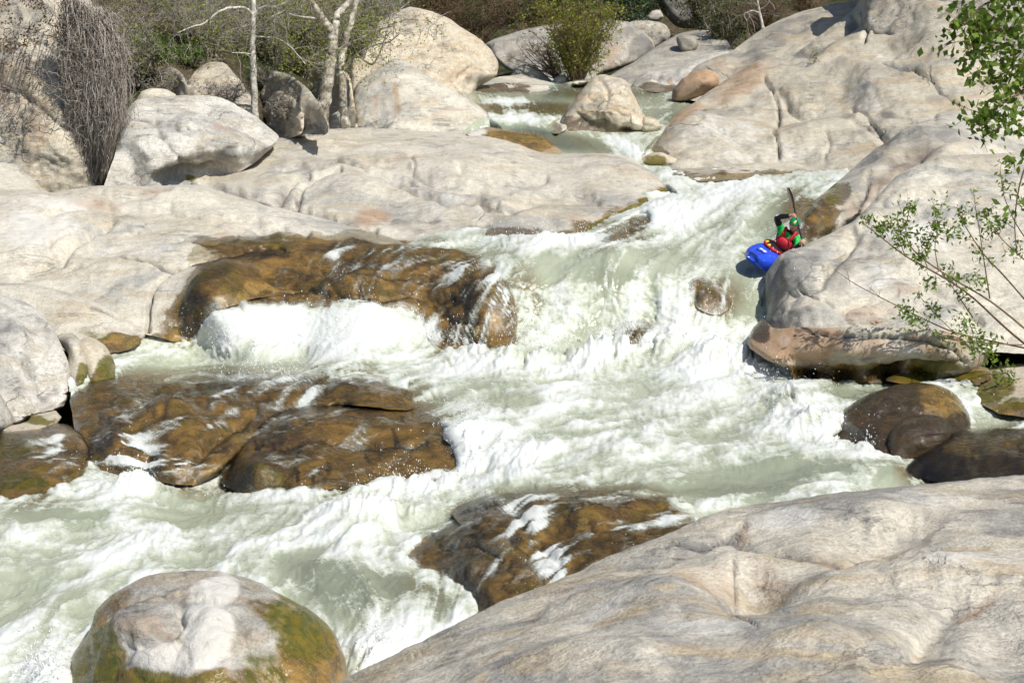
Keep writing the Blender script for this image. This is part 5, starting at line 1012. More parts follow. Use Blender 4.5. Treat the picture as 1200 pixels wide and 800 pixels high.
def hang():
    root = empty('dead_vine', tuple(at(112, 2, 44.0))); tag(root, 'curtain of dead grey vine stems hanging down the cliff boulder at left', 'vine')
    o = at(112, 2, 44.0); rng = np.random.RandomState(9); mb = MB()
    for k in range(900):
        s = rng.uniform(); top = np.array([78 + 44 * s + rng.normal() * 6 , -8 + 60 * rng.uniform() ** 1.5 + 22 * s])
        L = rng.uniform(.25, 1.); bot_u = 92 + 34 * s + rng.normal() * 5; bulge = 26 * math.sin(math.pi * min(1, L)) * (s ** 1.2) + rng.normal() * 5
        m = 9; pts = []; wv_ = 4 * rng.normal(); ph_ = rng.uniform(0, 6.3)
        for i in range(m):
            t = i / (m - 1) * L
            u = top[0] + (bot_u - top[0]) * t + bulge * math.sin(math.pi * min(t, 1) ** .8) + rng.normal() * 3.2 + wv_ * math.sin(ph_ + 7 * t)
            v = top[1] + (216 - top[1]) * t + rng.normal() * 1.0
            d = 44.2 - .9 * math.sin(math.pi * min(1, t * .8 + .1)) * (.4 + .6 * s) + rng.normal() * .12
            pts.append(at(u, min(v, 218), d) - o)
        mb.tube(pts, np.linspace(.009, .0045, m), 3, rng.uniform(0, 1), False)
        if True:
            for q in range(3):
                i = rng.randint(1, 7); tw = walk(pts[i], rng.normal(size=3) * [1, .6, .8], rng.uniform(.15, .6), 6, .4, .0, rng); mb.tube(tw, np.linspace(.007, .003, 7), 3, rng.uniform(0, 1), False)
    mb.build('stems', M['twig'], root)
    mb = MB()
    for k in range(170):      # thin runners creeping over the face
        u, v = rng.uniform(-10, 95), rng.uniform(-20, 118) 
        if rng.uniform() < .3: v = rng.uniform(80, 150)
        pts = [at(u, v, 43.4) - o]; an = rng.uniform(0, 2 * math.pi)
        for i in range(6):
            an += rng.normal() * .6; u += 5 * math.cos(an); v += 4 * math.sin(an) + 1.5; pts.append(at(u, v, 43.5 + rng.normal() * .05 + .018 * max(0, 60 - v)) - o)
        mb.tube(pts, np.linspace(.011, .004, 7), 3, rng.uniform(0, .6), False)
    mb.build('runners', M['twig'], root)
    lb = MB(); n = 3600
    u = rng.uniform(-10, 98, n); v = rng.uniform(-25, 112, n)
    w = fbm(np.stack([u * .045, v * .05, u * 0 + 3], -1), 3) + .007 * (32 - v) - .002 * u
    kp = w > .06; u, v = u[kp], v[kp]
    add_leaves(lb, at(u, v, 43.45 + .018 * np.clip(60 - v, 0, 99) + rng.normal(size=len(u)) * .12) - o, .075, rng=rng, ratio=.7); lb.build('dry_leaves', M['deadleaf'], root)
hang()

# bush leaning over the pale block on the right
def bank_bush():
    rng = np.random.RandomState(21); o = at(1215, 412, 28.6); root = empty('riverside_bush', tuple(o)); tag(root, 'thin stemmed green bush leaning over the pale block at right edge', 'bush')
    S = [([(1212,412,28.6),(1175,382,28.6),(1136,343,28.4),(1087,314,28.2),(1061,301,28.1),(1029,275,28),(1012,262,28)], .02),
         ([(1214,396,28.7),(1162,352,28.7),(1116,327,28.6),(1077,301,28.4),(1061,282,28.3),(1062,260,28.3),(1068,238,28.3)], .018),
         ([(1212,410,28.6),(1120,391,28.9),(1087,376,28.8),(1055,360,28.7),(1003,334,28.5),(978,316,28.4)], .014),
         ([(1214,366,28.6),(1175,321,28.6),(1152,298,28.5),(1129,262,28.4),(1122,244,28.4)], .016),
         ([(1160,350,28.6),(1154,311,28.5),(1146,259,28.4),(1142,236,28.4)], .012),
         ([(1216,318,28.5),(1175,282,28.5),(1162,262,28.5),(1150,248,28.5)], .013),
         ([(1140,372,28.6),(1120,342,28.5),(1104,320,28.4)], .011),([(1198,404,28.6),(1150,402,28.3),(1110,398,28.1),(1080,380,28)], .012),([(1216,300,28.4),(1190,262,28.4),(1176,230,28.4),(1172,200,28.4)], .012),
         ([(1100,318,28.2),(1095,290,28.1),(1100,262,28.1),(1094,246,28.1)], .009),([(1087,314,28.2),(1080,296,28.1),(1100,276,28.1)], .008),([(1120,391,28.9),(1100,372,28.7),(1082,352,28.6)], .008),([(1061,301,28.1),(1050,270,28),(1038,258,28)], .008)]
    mb = MB(); tips = []
    for pts, r in S:
        W = np.array([at(*p) for p in pts]) - o; t = np.linspace(0, len(W) - 1, 24); Wc = np.stack([np.interp(t, np.arange(len(W)), W[:, c]) for c in range(3)], 1)
        for _ in range(3): Wc[1:-1] = .25 * Wc[:-2] + .5 * Wc[1:-1] + .25 * Wc[2:]
        mb.tube(Wc, np.linspace(r, r * .3, 24), 6, rng.uniform(), False)
        for k in range(7):
            tw = walk(Wc[rng.randint(8, 24)], rng.normal(size=3) + [-.2, 0, .4], rng.uniform(.12, .35), 5, .2, 0, rng); mb.tube(tw, np.linspace(.005, .002, 6), 4, rng.uniform(), False)
            if pts[-1][0] > 990 and len(pts) != 6: tips.append(tw)
            elif pts[-1][0] > 990: tips.append(tw)
    mb.build('stems', M['twigbrown'], root)
    T = np.concatenate(tips); C = [T[rng.randint(0, len(T), 800)] + rng.normal(size=(800, 3)) * .03]
    for (u, v, d, r, n) in [(1066,244,28.3,.09,40),(1050,262,28.2,.12,60),(1062,280,28.2,.14,80),(1100,268,28.2,.12,70),(1030,268,28,.09,50),(1120,275,28.3,.1,40),(1090,330,28.3,.09,40),(1070,372,28.6,.13,70),(1060,365,28.6,.1,50),(1130,380,28.5,.14,80),(1160,408,28.3,.14,110),(1145,330,28.4,.12,60),(1180,440,28.2,.16,90),(1128,256,28.4,.1,40),(1170,262,28.4,.1,40),(1190,290,28.4,.12,50),(1140,400,28.3,.14,70)]:
        C.append(at(u, v, d) - o + rng.normal(size=(n, 3)) * r * .75)
    lb = MB(); add_leaves(lb, np.concatenate(C), .095, rng=rng, ratio=.4); lb.build('leaves', M['leafbright'], root)
bank_bush()

def overhang():
    rng = np.random.RandomState(22); o = at(1336, 560, 16.0); root = empty('alder_tree', tuple(o)); tag(root, 'out of focus leafy green branch hanging into the top right corner', 'tree')
    S = [([(1336,560,16),(1330,330,16),(1325,200,16),(1320,60,16),(1310,-80,16)], .07),([(1320,60,16),(1260,40,15.7),(1200,30,15.4),(1150,40,15.1),(1132,62,15)], .022),([(1322,100,16),(1260,90,15.7),(1210,100,15.4),(1160,130,15.2),(1148,142,15.1)], .02),
         ([(1318,10,16),(1250,-20,15.8),(1200,-10,15.6),(1150,5,15.3),(1130,30,15.2)], .02),([(1322,120,16),(1250,140,15.6),(1215,165,15.4),(1195,210,15.3),(1188,260,15.2),(1192,300,15.2)], .014),([(1320,60,16),(1250,70,15.6),(1190,75,15.3),(1165,95,15.2)], .018)]
    tr, mb, tips = MB(), MB(), []
    for k, (pts, r) in enumerate(S):
        W = np.array([at(*p) for p in pts]) - o; t = np.linspace(0, len(W) - 1, 20); Wc = np.stack([np.interp(t, np.arange(len(W)), W[:, c]) for c in range(3)], 1)
        for _ in range(2): Wc[1:-1] = .25 * Wc[:-2] + .5 * Wc[1:-1] + .25 * Wc[2:]
        (tr if k == 0 else mb).tube(Wc, np.linspace(r, r * (.7 if k == 0 else .25), 20), 7, rng.uniform(), False)
        if k:
            for q in range(26 if k != 4 else 5):
                tw = walk(Wc[rng.randint(5, 20)], rng.normal(size=3), rng.uniform(.1, .32), 5, .2, .03, rng); mb.tube(tw, np.linspace(.004, .0015, 6), 4, rng.uniform(), False); tips.append(tw[1:])
    tr.build('trunk', M['twigbrown'], root); mb.build('branches', M['twigbrown'], root)
    T = np.concatenate(tips); n = 800; C = [T[rng.randint(0, len(T), n)] + rng.normal(size=(n, 3)) * .025]
    for (u, v, d, r, m) in [(1300,-60,16,.5,500),(1280,60,15.8,.35,300),(1350,20,16.2,.5,400),(1190,190,15.2,.05,16),(1190,240,15.2,.05,14),(1188,140,15.2,.08,40),(1140,30,15.1,.1,60),(1170,20,15.3,.16,110),(1150,60,15.1,.12,80),(1180,110,15.2,.13,80),(1160,140,15.1,.07,30),(1190,60,15.3,.15,110),(1195,20,15.3,.14,90)]:
        C.append(at(u, v, d) - o + rng.normal(size=(m, 3)) * r)
    lb = MB(); add_leaves(lb, np.concatenate(C), .082, rng=rng, ratio=.62); lb.build('leaves', M['leafbright'], root)
overhang()
# ------------------------------------------------------------------ kayak, paddler, paddle
M['hull'] = simple('blue_plastic', (.02, .075, .62), .3, .12, 9, .5)
M['black'] = simple('black_fabric', (.012, .012, .014), .6, .3, 30, .3)
M['green'] = simple('green_fabric', (.015, .42, .07), .6, .15, 30, .3)
M['helmet'] = simple('green_helmet', (.01, .22, .07), .25, .1, 20, .5)
M['red'] = simple('red_fabric', (.48, .018, .03), .55, .2, 25, .3)
M['skin'] = simple('skin', (.55, .27, .18), .5, .1, 30, .4)
M['yellow'] = simple('yellow_mark', (.75, .55, .04), .5)
M['white'] = simple('white_mark', (.8, .8, .8), .5)
M['shaft'] = simple('dark_shaft', (.03, .018, .015), .35, .2, 30, .5)
M['blade'] = simple('brown_blade', (.09, .045, .035), .3, .2, 30, .5)

CK = Vector(unproj(908, 297, 34.3).tolist())                       # cockpit centre at deck height
heading = math.radians(238)                                          # bow points left and towards the camera
fw = Vector((math.cos(heading), math.sin(heading), .03)).normalized()
rt = fw.cross(Vector((0, 0, 1))).normalized(); upv = rt.cross(fw).normalized()
rollk = math.radians(30); rt, upv = rt * math.cos(rollk) + upv * math.sin(rollk), upv * math.cos(rollk) - rt * math.sin(rollk)
def K(x, y, z): return np.array(CK + fw * x + rt * y + upv * z)      # x to the bow, y to starboard, z up

kay = empty('kayak', tuple(CK)); tag(kay, 'stubby bright blue whitewater kayak dropping over the fall', 'kayak')
xs = np.linspace(-1.05, 1.05, 40); nr = 28; ring = []
for x in xs:
    t = (x + 1.05) / 2.10
    wd = .335 * (1 - abs(2 * t - 1.02) ** 3.2) ** .55 if abs(2 * t - 1.02) < 1 else .02
    wd = max(wd, .10 if x > 0 else .04)
    rock_ = .20 * max(0, (x - .45) / .6) ** 2 + .16 * max(0, (-x - .5) / .55) ** 2
    hb = -.25 + rock_; ht = .09 - .05 * abs(x) + .05 * math.exp(-((x - .35) / .35) ** 2) + (.06 if x > .3 else 0) * min(1, max(0, (x - .3))) 
    cz = (hb + ht) / 2; hz = max((ht - hb) / 2, .05)
    row = []
    for k in range(nr):
        a = 2 * math.pi * k / nr; c, s = math.cos(a), math.sin(a)
        y = wd * math.copysign(abs(c) ** .6, c); z = cz + hz * math.copysign(abs(s) ** (.75 if s > 0 else .55), s)
        row.append(K(x, y, z))
    ring.append(row)
mb = MB(); Vr = np.array(ring) - np.array(CK); idx = np.arange(len(xs) * nr).reshape(len(xs), nr)
qq = np.stack([idx[:-1], np.roll(idx[:-1], -1, 1), np.roll(idx[1:], -1, 1), idx[1:]], -1).reshape(-1, 4)
capV = np.concatenate([Vr.reshape(-1, 3), [Vr[0].mean(0), Vr[-1].mean(0) + np.array(fw) * .02]]); nb = len(xs) * nr
tri = [[idx[0, k], idx[0, (k + 1) % nr], nb] for k in range(nr)] + [[idx[-1, (k + 1) % nr], idx[-1, k], nb + 1] for k in range(nr)]
mb.add(capV, qq, tri); mb.build('hull', M['hull'], kay)
def loop_tube(cx, rx, ry, z, r, name, mat, zt=0.):
    an = np.linspace(0, 2 * math.pi, 41); pts = [K(cx + rx * math.cos(a), ry * math.sin(a), z + zt * math.cos(a)) - np.array(CK) for a in an]
    m_ = MB(); m_.tube(pts, r, 8); return m_.build(name, mat, kay)
loop_tube(-.02, .42, .255, .125, .032, 'cockpit_rim', M['red'], .03)
g = MB(); g.tube([K(.86, -.05, .135) - np.array(CK), K(.93, -.04, .15) - np.array(CK), K(.96, .04, .15) - np.array(CK), K(.9, .05, .135) - np.array(CK)], .014, 6); g.build('grab_handle', M['shaft'], kay)
# pale emblem on the fore deck
e_ = MB()
for (a, b) in [((.70, -.08), (.78, -.01)), ((.70, .0), (.78, .06))]:
    P_ = [K(a[0], a[1], .128), K(b[0], a[1], .128), K(b[0], b[1], .128), K(a[0], b[1], .128)]
    P_ = [K(x_, y_, .148) - np.array(CK) for (x_, y_) in ((a[0], a[1]), (b[0], a[1] + .01), (b[0], b[1]), (a[0], b[1] - .01))]
    e_.add(P_ + [p_ - np.array(upv) * .012 for p_ in P_], [[0, 1, 2, 3], [4, 7, 6, 5], [0, 4, 5, 1], [1, 5, 6, 2], [2, 6, 7, 3], [3, 7, 4, 0]])
e_.build('deck_emblem', M['white'], kay, False)

PB = empty('person', tuple(CK)); tag(PB, 'paddler in green and black jacket, red vest and green helmet', 'person')
CKn = np.array(CK)
def J(u, v, d): return at(u, v, d - .75) - CKn
def skin_body(name, nodes, edges, root, mat, sub=2):
    me = bpy.data.meshes.new(name); me.from_pydata([tuple(n[0]) for n in nodes], edges, []); ob = bpy.data.objects.new(name, me); COL.objects.link(ob)
    ob.modifiers.new('Skin', 'SKIN'); sm = ob.modifiers.new('Sub', 'SUBSURF'); sm.levels = sub; sm.render_levels = sub
    for i, n in enumerate(nodes):
        r = n[1] if isinstance(n[1], tuple) else (n[1], n[1]); me.skin_vertices[0].data[i].radius = r
        me.skin_vertices[0].data[i].use_root = (i == root)
    bpy.context.view_layer.update(); dg = bpy.context.evaluated_depsgraph_get()
    m2 = bpy.data.meshes.new_from_object(ob.evaluated_get(dg)); COL.objects.unlink(ob); bpy.data.objects.remove(ob)
    m2.name = name; m2.materials.clear(); m2.materials.append(mat); m2.polygons.foreach_set('use_smooth', [True] * len(m2.polygons))
    o = bpy.data.objects.new(name, m2); COL.objects.link(o); o.parent = PB
    return o
pel, bel, che, nek, hd = J(914, 299, 35.08), J(917, 291, 35.02), J(922, 281, 34.94), J(929, 270.5, 34.86), J(931, 263.5, 34.80)
shR, elR, wrR = J(915.5, 269, 35.0), J(909.5, 254.5, 34.84), J(926.5, 252.6, 34.62)
shL, elL, wrL = J(935.5, 279.5, 34.78), J(934, 291, 34.6), J(938, 285, 34.45)
haR, haL = J(930.5, 252.9, 34.58), J(939.8, 283.6, 34.43)
pad0, pad1 = J(941.5, 289, 34.42), J(929.8, 240, 34.62)               # paddle shaft
ax = (pad1 - pad0) / np.linalg.norm(pad1 - pad0)
nodes = [(pel, .15), (bel, .135), (che, .115), (nek, .052), (hd, (.072, .088)), (shR, .055), (elR, .042), (wrR, .032), (haR - .2 * (haR - wrR), (.042, .026)), (shL, .055), (elL, .042), (wrL, .032), (haL, (.042, .026)),
         (J(902, 303, 34.8), .085), (J(896, 304, 34.5), .06), (J(914, 306, 34.8), .085), (J(904, 309, 34.5), .06)]
edges = [(0, 1), (1, 2), (2, 3), (3, 4), (2, 5), (5, 6), (6, 7), (7, 8), (2, 9), (9, 10), (10, 11), (11, 12), (0, 13), (13, 14), (0, 15), (15, 16)]
# fingers closing round the shaft
side = np.cross(ax, np.array([0, -1., 0])); side /= np.linalg.norm(side); frt = np.array([0, -1., 0])
for hi, hp, sg in ((8, haR, 1), (12, haL, 1)):
    for k, (off, ln) in enumerate([(-.03, .9), (-.011, 1.05), (.009, 1.), (.028, .8)]):
        b = hp + ax * off; i0 = len(nodes)
        nodes += [(b + side * .012 + frt * .026, .0105), (b + side * .036 * ln + frt * .022, .0095), (b + side * .044 * ln - frt * .012, .0085)]
        edges += [(hi, i0), (i0, i0 + 1), (i0 + 1, i0 + 2)]
    i0 = len(nodes); nodes += [(hp + ax * .035 - side * .02 + frt * .02, .012), (hp + ax * .05 + side * .012 + frt * .03, .0105)]; edges += [(hi, i0), (i0, i0 + 1)]
body = skin_body('body', nodes, edges, 0, M['skin'])
# head with a face, sunk into the same body mesh
def head_mesh():
    face = np.array([-.30, -.93, -.16]); face /= np.linalg.norm(face)
    hup = (hd - nek); hup /= np.linalg.norm(hup); hup = hup * .75 + np.array([0, 0, 1]) * .25; hup -= face * (hup @ face); hup /= np.linalg.norm(hup); hx = np.cross(hup, face)
    nu, nv = 28, 20; V = []
    for j in range(nv + 1):
        th = math.pi * j / nv
        for i in range(nu):
            ph = 2 * math.pi * i / nu; x = math.sin(th) * math.sin(ph); y = math.sin(th) * math.cos(ph); z = math.cos(th)
            X, Y, Z = x * .077, y * .098, z * .122
            if z < -.1: X *= 1 - .28 * (-z - .1); Y = Y * (1 - .12 * (-z)) if y > 0 else Y * (1 - .45 * (-z))
            if y > .3:
                Y += .026 * math.exp(-(x / .16) ** 2 - ((z + .16) / .17) ** 2)            # nose
                Y -= .012 * (math.exp(-((x - .38) / .17) ** 2 - ((z - .06) / .12) ** 2) + math.exp(-((x + .38) / .17) ** 2 - ((z - .06) / .12) ** 2))
                Y += .008 * math.exp(-(x / .3) ** 2 - ((z + .5) / .08) ** 2) - .006 * math.exp(-(x / .28) ** 2 - ((z + .44) / .035) ** 2)
                Y += .008 * math.exp(-(x / .3) ** 2 - ((z + .8) / .12) ** 2)
            V.append(hd + hx * X + face * Y + hup * Z)
    I = np.arange((nv + 1) * nu).reshape(nv + 1, nu)
    return np.array(V), np.stack([I[:-1], I[1:], np.roll(I[1:], -1, 1), np.roll(I[:-1], -1, 1)], -1).reshape(-1, 4), (face, hup, hx)
hv, hq, (face, hup, hx) = head_mesh()
import bmesh
bm = bmesh.new(); bm.from_mesh(body.data); vs_ = [bm.verts.new(p) for p in hv]
for f_ in hq:
    try: bm.faces.new([vs_[i] for i in f_]).smooth = True
    except ValueError: pass
bmesh.ops.remove_doubles(bm, verts=vs_, dist=1e-5); bm.to_mesh(body.data); bm.free()
def hp(x, y, z): return hd + hx * x + face * y + hup * z
for sx in (-.031, .031):
    m_ = MB(); m_.tube([hp(sx - .012, .083, .012), hp(sx, .090, .014), hp(sx + .012, .083, .012)], [.004, .0065, .004], 8); m_.build('eye', M['shaft'], PB)
m_ = MB(); m_.tube([hp(-.022, .088, -.055), hp(0, .094, -.056), hp(.022, .088, -.055)], [.003, .005, .003], 6); m_.build('mouth', simple('lips', (.3, .09, .07), .5), PB)
# helmet shell with short peak, chin strap and a yellow badge
nu, nv = 32, 14; V = []; shell = [(1.0, 0), (.9, -.012)]
for s_, _ in shell:
    for j in range(nv + 1):
        for i in range(nu):
            ph = 2 * math.pi * i / nu; lim = 1.42 + .42 * (1 - math.cos(ph)) / 2 + .16 * math.exp(-((abs(math.sin(ph)) - 1) / .3) ** 2)
            th = lim * j / nv; x = math.sin(th) * math.sin(ph); y = math.sin(th) * math.cos(ph); z = math.cos(th)
            pk = .03 * max(0, math.cos(ph)) ** 6 * (j / nv) ** 6
            V.append(hp(x * .108 * s_, y * (.128 * s_) + pk, .03 + z * .122 * s_ - pk * .2))
n_ = (nv + 1) * nu; I = np.arange(n_).reshape(nv + 1, nu); fo = np.stack([I[:-1], I[1:], np.roll(I[1:], -1, 1), np.roll(I[:-1], -1, 1)], -1).reshape(-1, 4)
rimq = np.stack([I[-1], I[-1] + n_, np.roll(I[-1], -1) + n_, np.roll(I[-1], -1)], -1)
m_ = MB(); m_.add(V, np.concatenate([fo, fo[:, ::-1] + n_, rimq])); hel = m_.build('helmet', M['helmet'], PB)
m_ = MB(); an = np.linspace(0, 2 * math.pi, 14)[:-1]
cen = hp(.0, .120, .075); rim_ = [hp(.024 * math.cos(a), .126 - .012 * math.sin(a), .075 + .024 * math.sin(a)) for a in an]; bk = [p_ - face * .02 for p_ in rim_]
m_.add(rim_ + bk, [[k, k + 13, (k + 1) % 13 + 13, (k + 1) % 13] for k in range(13)], [[0, k, k + 1] for k in range(1, 12)]); m_.build('badge', M['yellow'], hel)
m_ = MB(); m_.tube([hp(-.083, .035, .02), hp(-.072, .045, -.06), hp(-.03, .06, -.118), hp(.03, .06, -.118), hp(.072, .045, -.06), hp(.083, .035, .02)], .008, 6); m_.build('chin_strap', M['black'], hel)
# clothing: black trousers, black and green dry top, red vest
skin_body('trousers', [(pel, .158), (J(902, 303, 34.8), .095), (J(896, 304, 34.5), .07), (J(914, 306, 34.8), .095), (J(904, 309, 34.5), .07)], [(0, 1), (1, 2), (0, 3), (3, 4)], 0, M['black'])
top = skin_body('dry_top', [(pel + .15 * (bel - pel), .155), (bel, .145), (che, .155), (che + .8 * (nek - che), .068), (shR, .078), (elR, .062), (wrR, .043), (shL, .078), (elL, .062), (wrL, .043), (nek + .12 * (hd - nek), .064)],
    [(0, 1), (1, 2), (2, 3), (2, 4), (4, 5), (5, 6), (2, 7), (7, 8), (8, 9), (3, 10)], 0, M['black'])
top.data.materials.append(M['green']); top.data.materials.append(M['white'])
for p_ in top.data.polygons:
    c = np.array(p_.center)
    def near(a, b):
        t_ = np.clip((c - a) @ (b - a) / ((b - a) @ (b - a)), 0, 1); return np.linalg.norm(c - a - t_ * (b - a)), t_
    dR, tR = near(shR, elR); dL, tL = near(shL, elL)
    if dL < .10: p_.material_index = 1 if tL < .95 else 0
    elif dR < .11 and tR < .42: p_.material_index = 1
    if np.linalg.norm(c - (che + .62 * (shR - che) + np.array([0, -.1, -.07]))) < .13: p_.material_index = 1
    if np.linalg.norm(c - elR - np.array([.03, -.02, .055])) < .05: p_.material_index = 2
# vest: a rounded front and back with shoulder straps and a bulging chest pocket
tdir = (che - bel) / np.linalg.norm(che - bel); fdir = np.array([-.42, -.88, -.1]); fdir -= tdir * (fdir @ tdir); fdir /= np.linalg.norm(fdir); sdir = np.cross(tdir, fdir)
def ell(c, rx, ry, rz, nu=26, nv=16, e=.75):
    V = []
    for j in range(nv + 1):
        th = math.pi * j / nv
        for i in range(nu):
            ph = 2 * math.pi * i / nu; cs = lambda q: math.copysign(abs(q) ** e, q)
            V.append(c + sdir * rx * cs(math.sin(th) * math.sin(ph)) + fdir * ry * cs(math.sin(th) * math.cos(ph)) + tdir * rz * cs(math.cos(th)))
    I = np.arange((nv + 1) * nu).reshape(nv + 1, nu); return V, np.stack([I[:-1], I[1:], np.roll(I[1:], -1, 1), np.roll(I[:-1], -1, 1)], -1).reshape(-1, 4)
m_ = MB(); m_.add(*ell(.55 * bel + .45 * che + fdir * .03, .195, .175, .20)); 
for sh in (shR, shL):
    a_ = che + fdir * .13 + .45 * (sh - che); b_ = che + .62 * (sh - che) + tdir * .13; c_ = che - fdir * .13 + .45 * (sh - che)
    m_.tube([a_ - tdir * .04, a_ + tdir * .05, b_, c_ + tdir * .05, c_ - tdir * .04], .034, 8)
vest = m_.build('life_vest', M['red'], PB)
m_ = MB(); m_.add(*ell(J(918.5, 285.5, 34.80), .135, .095, .125, e=.85)); m_.build('chest_pocket', M['red'], vest)
m_ = MB(); m_.tube([J(912.5, 290.5, 34.72), J(918.5, 291.6, 34.62), J(924.5, 289.5, 34.66)], .012, 6); m_.build('waist_belt', M['black'], vest)
# spray skirt over the cockpit
m_ = MB(); an = np.linspace(0, 2 * math.pi, 33)[:-1]; V = []
for t_, zz in ((1., .13), (.96, .155), (.75, .175), (.5, .21), (.36, .30)):
    V += [K(-.02 + .41 * t_ * math.cos(a) - .04 * (1 - t_), .25 * t_ * math.sin(a), zz + .03 * math.cos(a) * t_) - CKn for a in an]
I = np.arange(5 * 32).reshape(5, 32); m_.add(V, np.stack([I[:-1], np.roll(I[:-1], -1, 1), np.roll(I[1:], -1, 1), I[1:]], -1).reshape(-1, 4), [[I[-1, 0], I[-1, k], I[-1, k + 1]] for k in range(1, 31)])
sk_ = m_.build('spray_skirt', M['black'], PB)
for x_, y_ in ((.40, .05), (.28, .16)):
    m_ = MB(); m_.tube([K(x_ - .04, y_, .19) - CKn, K(x_ + .04, y_ + .01, .185) - CKn], [.026, .022], 8); m_.build('pull_tab', M['yellow'], sk_)

pdl = empty('paddle', tuple(CK)); tag(pdl, 'dark kayak paddle held upright in both hands', 'paddle')
m_ = MB(); m_.tube([pad0, .5 * (pad0 + pad1), pad1], .0165, 10); m_.build('shaft', M['shaft'], pdl)
def blade(p0, dirv, wdir):
    L, n_, V = .37, 16, []
    thick = np.cross(dirv, wdir); thick /= np.linalg.norm(thick)
    for i in range(n_):
        t_ = i / (n_ - 1); wv_ = .014 + .085 * math.sin(math.pi * min(1, t_ ** .8 * .86)) ** .8; cv = .02 * t_ * t_
        c = p0 + dirv * L * t_ - thick * cv
        V += [c + wdir * wv_, c + thick * .012 * (1 - .7 * t_), c - wdir * wv_, c - thick * .012 * (1 - .7 * t_)]
    I = np.arange(n_ * 4).reshape(n_, 4); m_ = MB()
    m_.add(V, np.stack([I[:-1], np.roll(I[:-1], -1, 1), np.roll(I[1:], -1, 1), I[1:]], -1).reshape(-1, 4), [[I[-1, 0], I[-1, 1], I[-1, 2]], [I[-1, 0], I[-1, 2], I[-1, 3]]])
    m_.build('blade', M['blade'], pdl)
blade(pad1 - ax * .03, ax + np.array([-.02, 0, 0]), np.array([.3, -.94, .1]) / np.linalg.norm([.3, -.94, .1]))
blade(pad0 + ax * .03, -ax, np.array([.9, .4, .2]) / np.linalg.norm([.9, .4, .2]))
# ------------------------------------------------------------------ flying droplets above the white water
SPR = [(550,515,36,24,.9),(470,566,70,8,.6),(620,405,70,18,.9),(720,405,70,20,.8),(840,412,50,18,.7),(330,395,110,26,.5),(235,388,24,16,.7),(900,470,40,18,.6),(1000,528,36,8,.45),(960,500,40,16,.5),
       (170,570,60,10,.7),(110,552,30,10,.6),(460,585,60,14,.5),(60,790,30,30,.8),(440,780,30,24,.8),(320,440,50,12,.6),(660,282,60,10,.7),(560,285,60,10,.6),(760,280,40,16,.4),(890,455,20,10,.6),(620,670,40,30,.7),(700,640,50,20,.5),(580,370,40,40,.5),(500,395,40,18,.7),(930,300,10,14,.5),(630,140,50,10,.5),(820,350,40,30,.4),(400,330,80,20,.35),(1130,475,30,12,.5),(885,300,20,12,.6)]
rs = np.random.RandomState(3)
wgt = blobsum([(a, b, c, d, e) for (a, b, c, d, e) in SPR], GU, GV) * (rockin < 30) * ok; wgt = np.clip(wgt, 0, 1.2)
wgt = wgt * np.exp(1.1 * n_tur) ; wf_ = (wgt / wgt.sum()).ravel(); N_ = 16000
pick = rs.choice(len(wf_), N_, p=wf_)
base = WP.reshape(-1, 3)[pick]; hgt_ = rs.exponential(.085, N_); strong = np.clip(wgt.ravel()[pick], 0, 2)
tc = np.array([0, 0, HC]) - base; tc /= np.linalg.norm(tc, axis=1)[:, None]
pos = base + tc * (.03 + .25 * rs.uniform(0, 1, (N_, 1)) * hgt_[:, None] / .1) + np.array([0, 0, 1.]) * (hgt_ * (.4 + .8 * strong))[:, None] + rs.normal(size=(N_, 3)) * .03
r_ = .0026 * np.exp(.75 * rs.normal(size=N_)) * (1 + .2 * (np.linalg.norm(base, axis=1) > 30)); r_ = np.clip(r_, .0008, .0085)
oc = np.array([[1, 0, 0], [0, 1, 0], [-1, 0, 0], [0, -1, 0], [0, 0, 1], [0, 0, -1]], float); of = np.array([[0, 1, 4], [1, 2, 4], [2, 3, 4], [3, 0, 4], [1, 0, 5], [2, 1, 5], [3, 2, 5], [0, 3, 5]])
st_ = 1 + 2.2 * rs.uniform(0, 1, (N_, 1, 1)) * np.array([0, 0, 1.])
Vd = pos[:, None] + oc[None] * r_[:, None, None] * st_
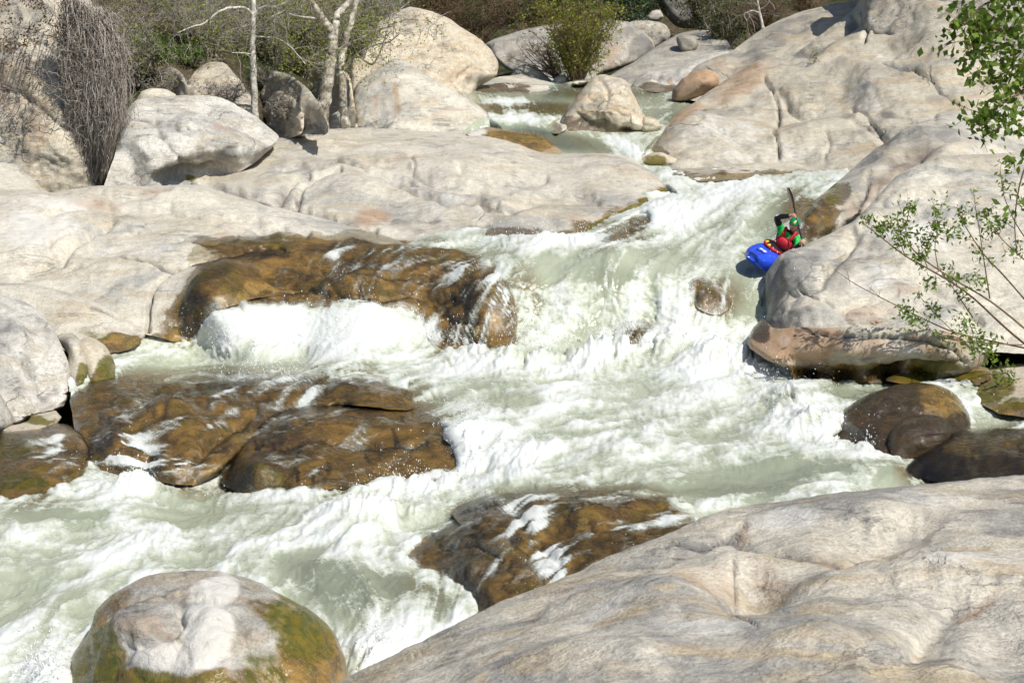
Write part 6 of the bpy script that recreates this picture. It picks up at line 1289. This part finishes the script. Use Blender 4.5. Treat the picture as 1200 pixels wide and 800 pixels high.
M['drop'] = simple('spray_drops', (.86, .88, .86), .4, 0, 20, .4)
tag(mesh_obj('spray', Vd.reshape(-1, 3), None, M['drop'], None, None, True, (of[None] + 6 * np.arange(N_)[:, None, None]).reshape(-1, 3)), 'fine white droplets thrown up above the rapids', None, None, 'stuff')
# ------------------------------------------------------------------ camera, light
cd = bpy.data.cameras.new('camera'); cam = bpy.data.objects.new('camera', cd); COL.objects.link(cam)
cam.location = (0, 0, HC); cam.rotation_euler = (math.pi / 2 - PITCH, 0, 0)
cd.sensor_width = 36; cd.lens = 36 * F / 1200; cd.clip_end = 2000; cd.clip_start = .1
cd.dof.use_dof = True; cd.dof.focus_distance = 33; cd.dof.aperture_fstop = 9
SC.camera = cam
SUN_EL, SUN_AZ = 50, 140           # azimuth clockwise from +Y (ahead): from the right, a little behind the camera
sd_ = bpy.data.lights.new('sun', 'SUN'); so = bpy.data.objects.new('sun', sd_); COL.objects.link(so)
sd_.energy = 4.7; sd_.angle = math.radians(.53); sd_.color = (1, .965, .90)
az, el = math.radians(SUN_AZ), math.radians(SUN_EL)
dirv = Vector((math.sin(az) * math.cos(el), math.cos(az) * math.cos(el), math.sin(el)))
so.rotation_euler = dirv.to_track_quat('Z', 'Y').to_euler(); so.location = dirv * 200
w = bpy.data.worlds.new('World'); SC.world = w; w.use_nodes = True
nt = w.node_tree; bg = nt.nodes['Background']; sk = nt.nodes.new('ShaderNodeTexSky'); sk.sky_type = 'NISHITA'; sk.sun_disc = False
sk.sun_elevation = el; sk.sun_rotation = az; sk.altitude = 800; sk.air_density = 1; sk.dust_density = 1.2
nt.links.new(sk.outputs[0], bg.inputs[0]); bg.inputs[1].default_value = .10
vs = SC.view_settings; vs.view_transform = 'Standard'; vs.look = 'None'; vs.gamma = 1; vs.use_curve_mapping = False; vs.exposure = .12
SC.cycles.max_bounces = 8; SC.cycles.transparent_max_bounces = 12; SC.cycles.use_denoising = True; SC.cycles.use_adaptive_sampling = True; SC.cycles.adaptive_threshold = .03
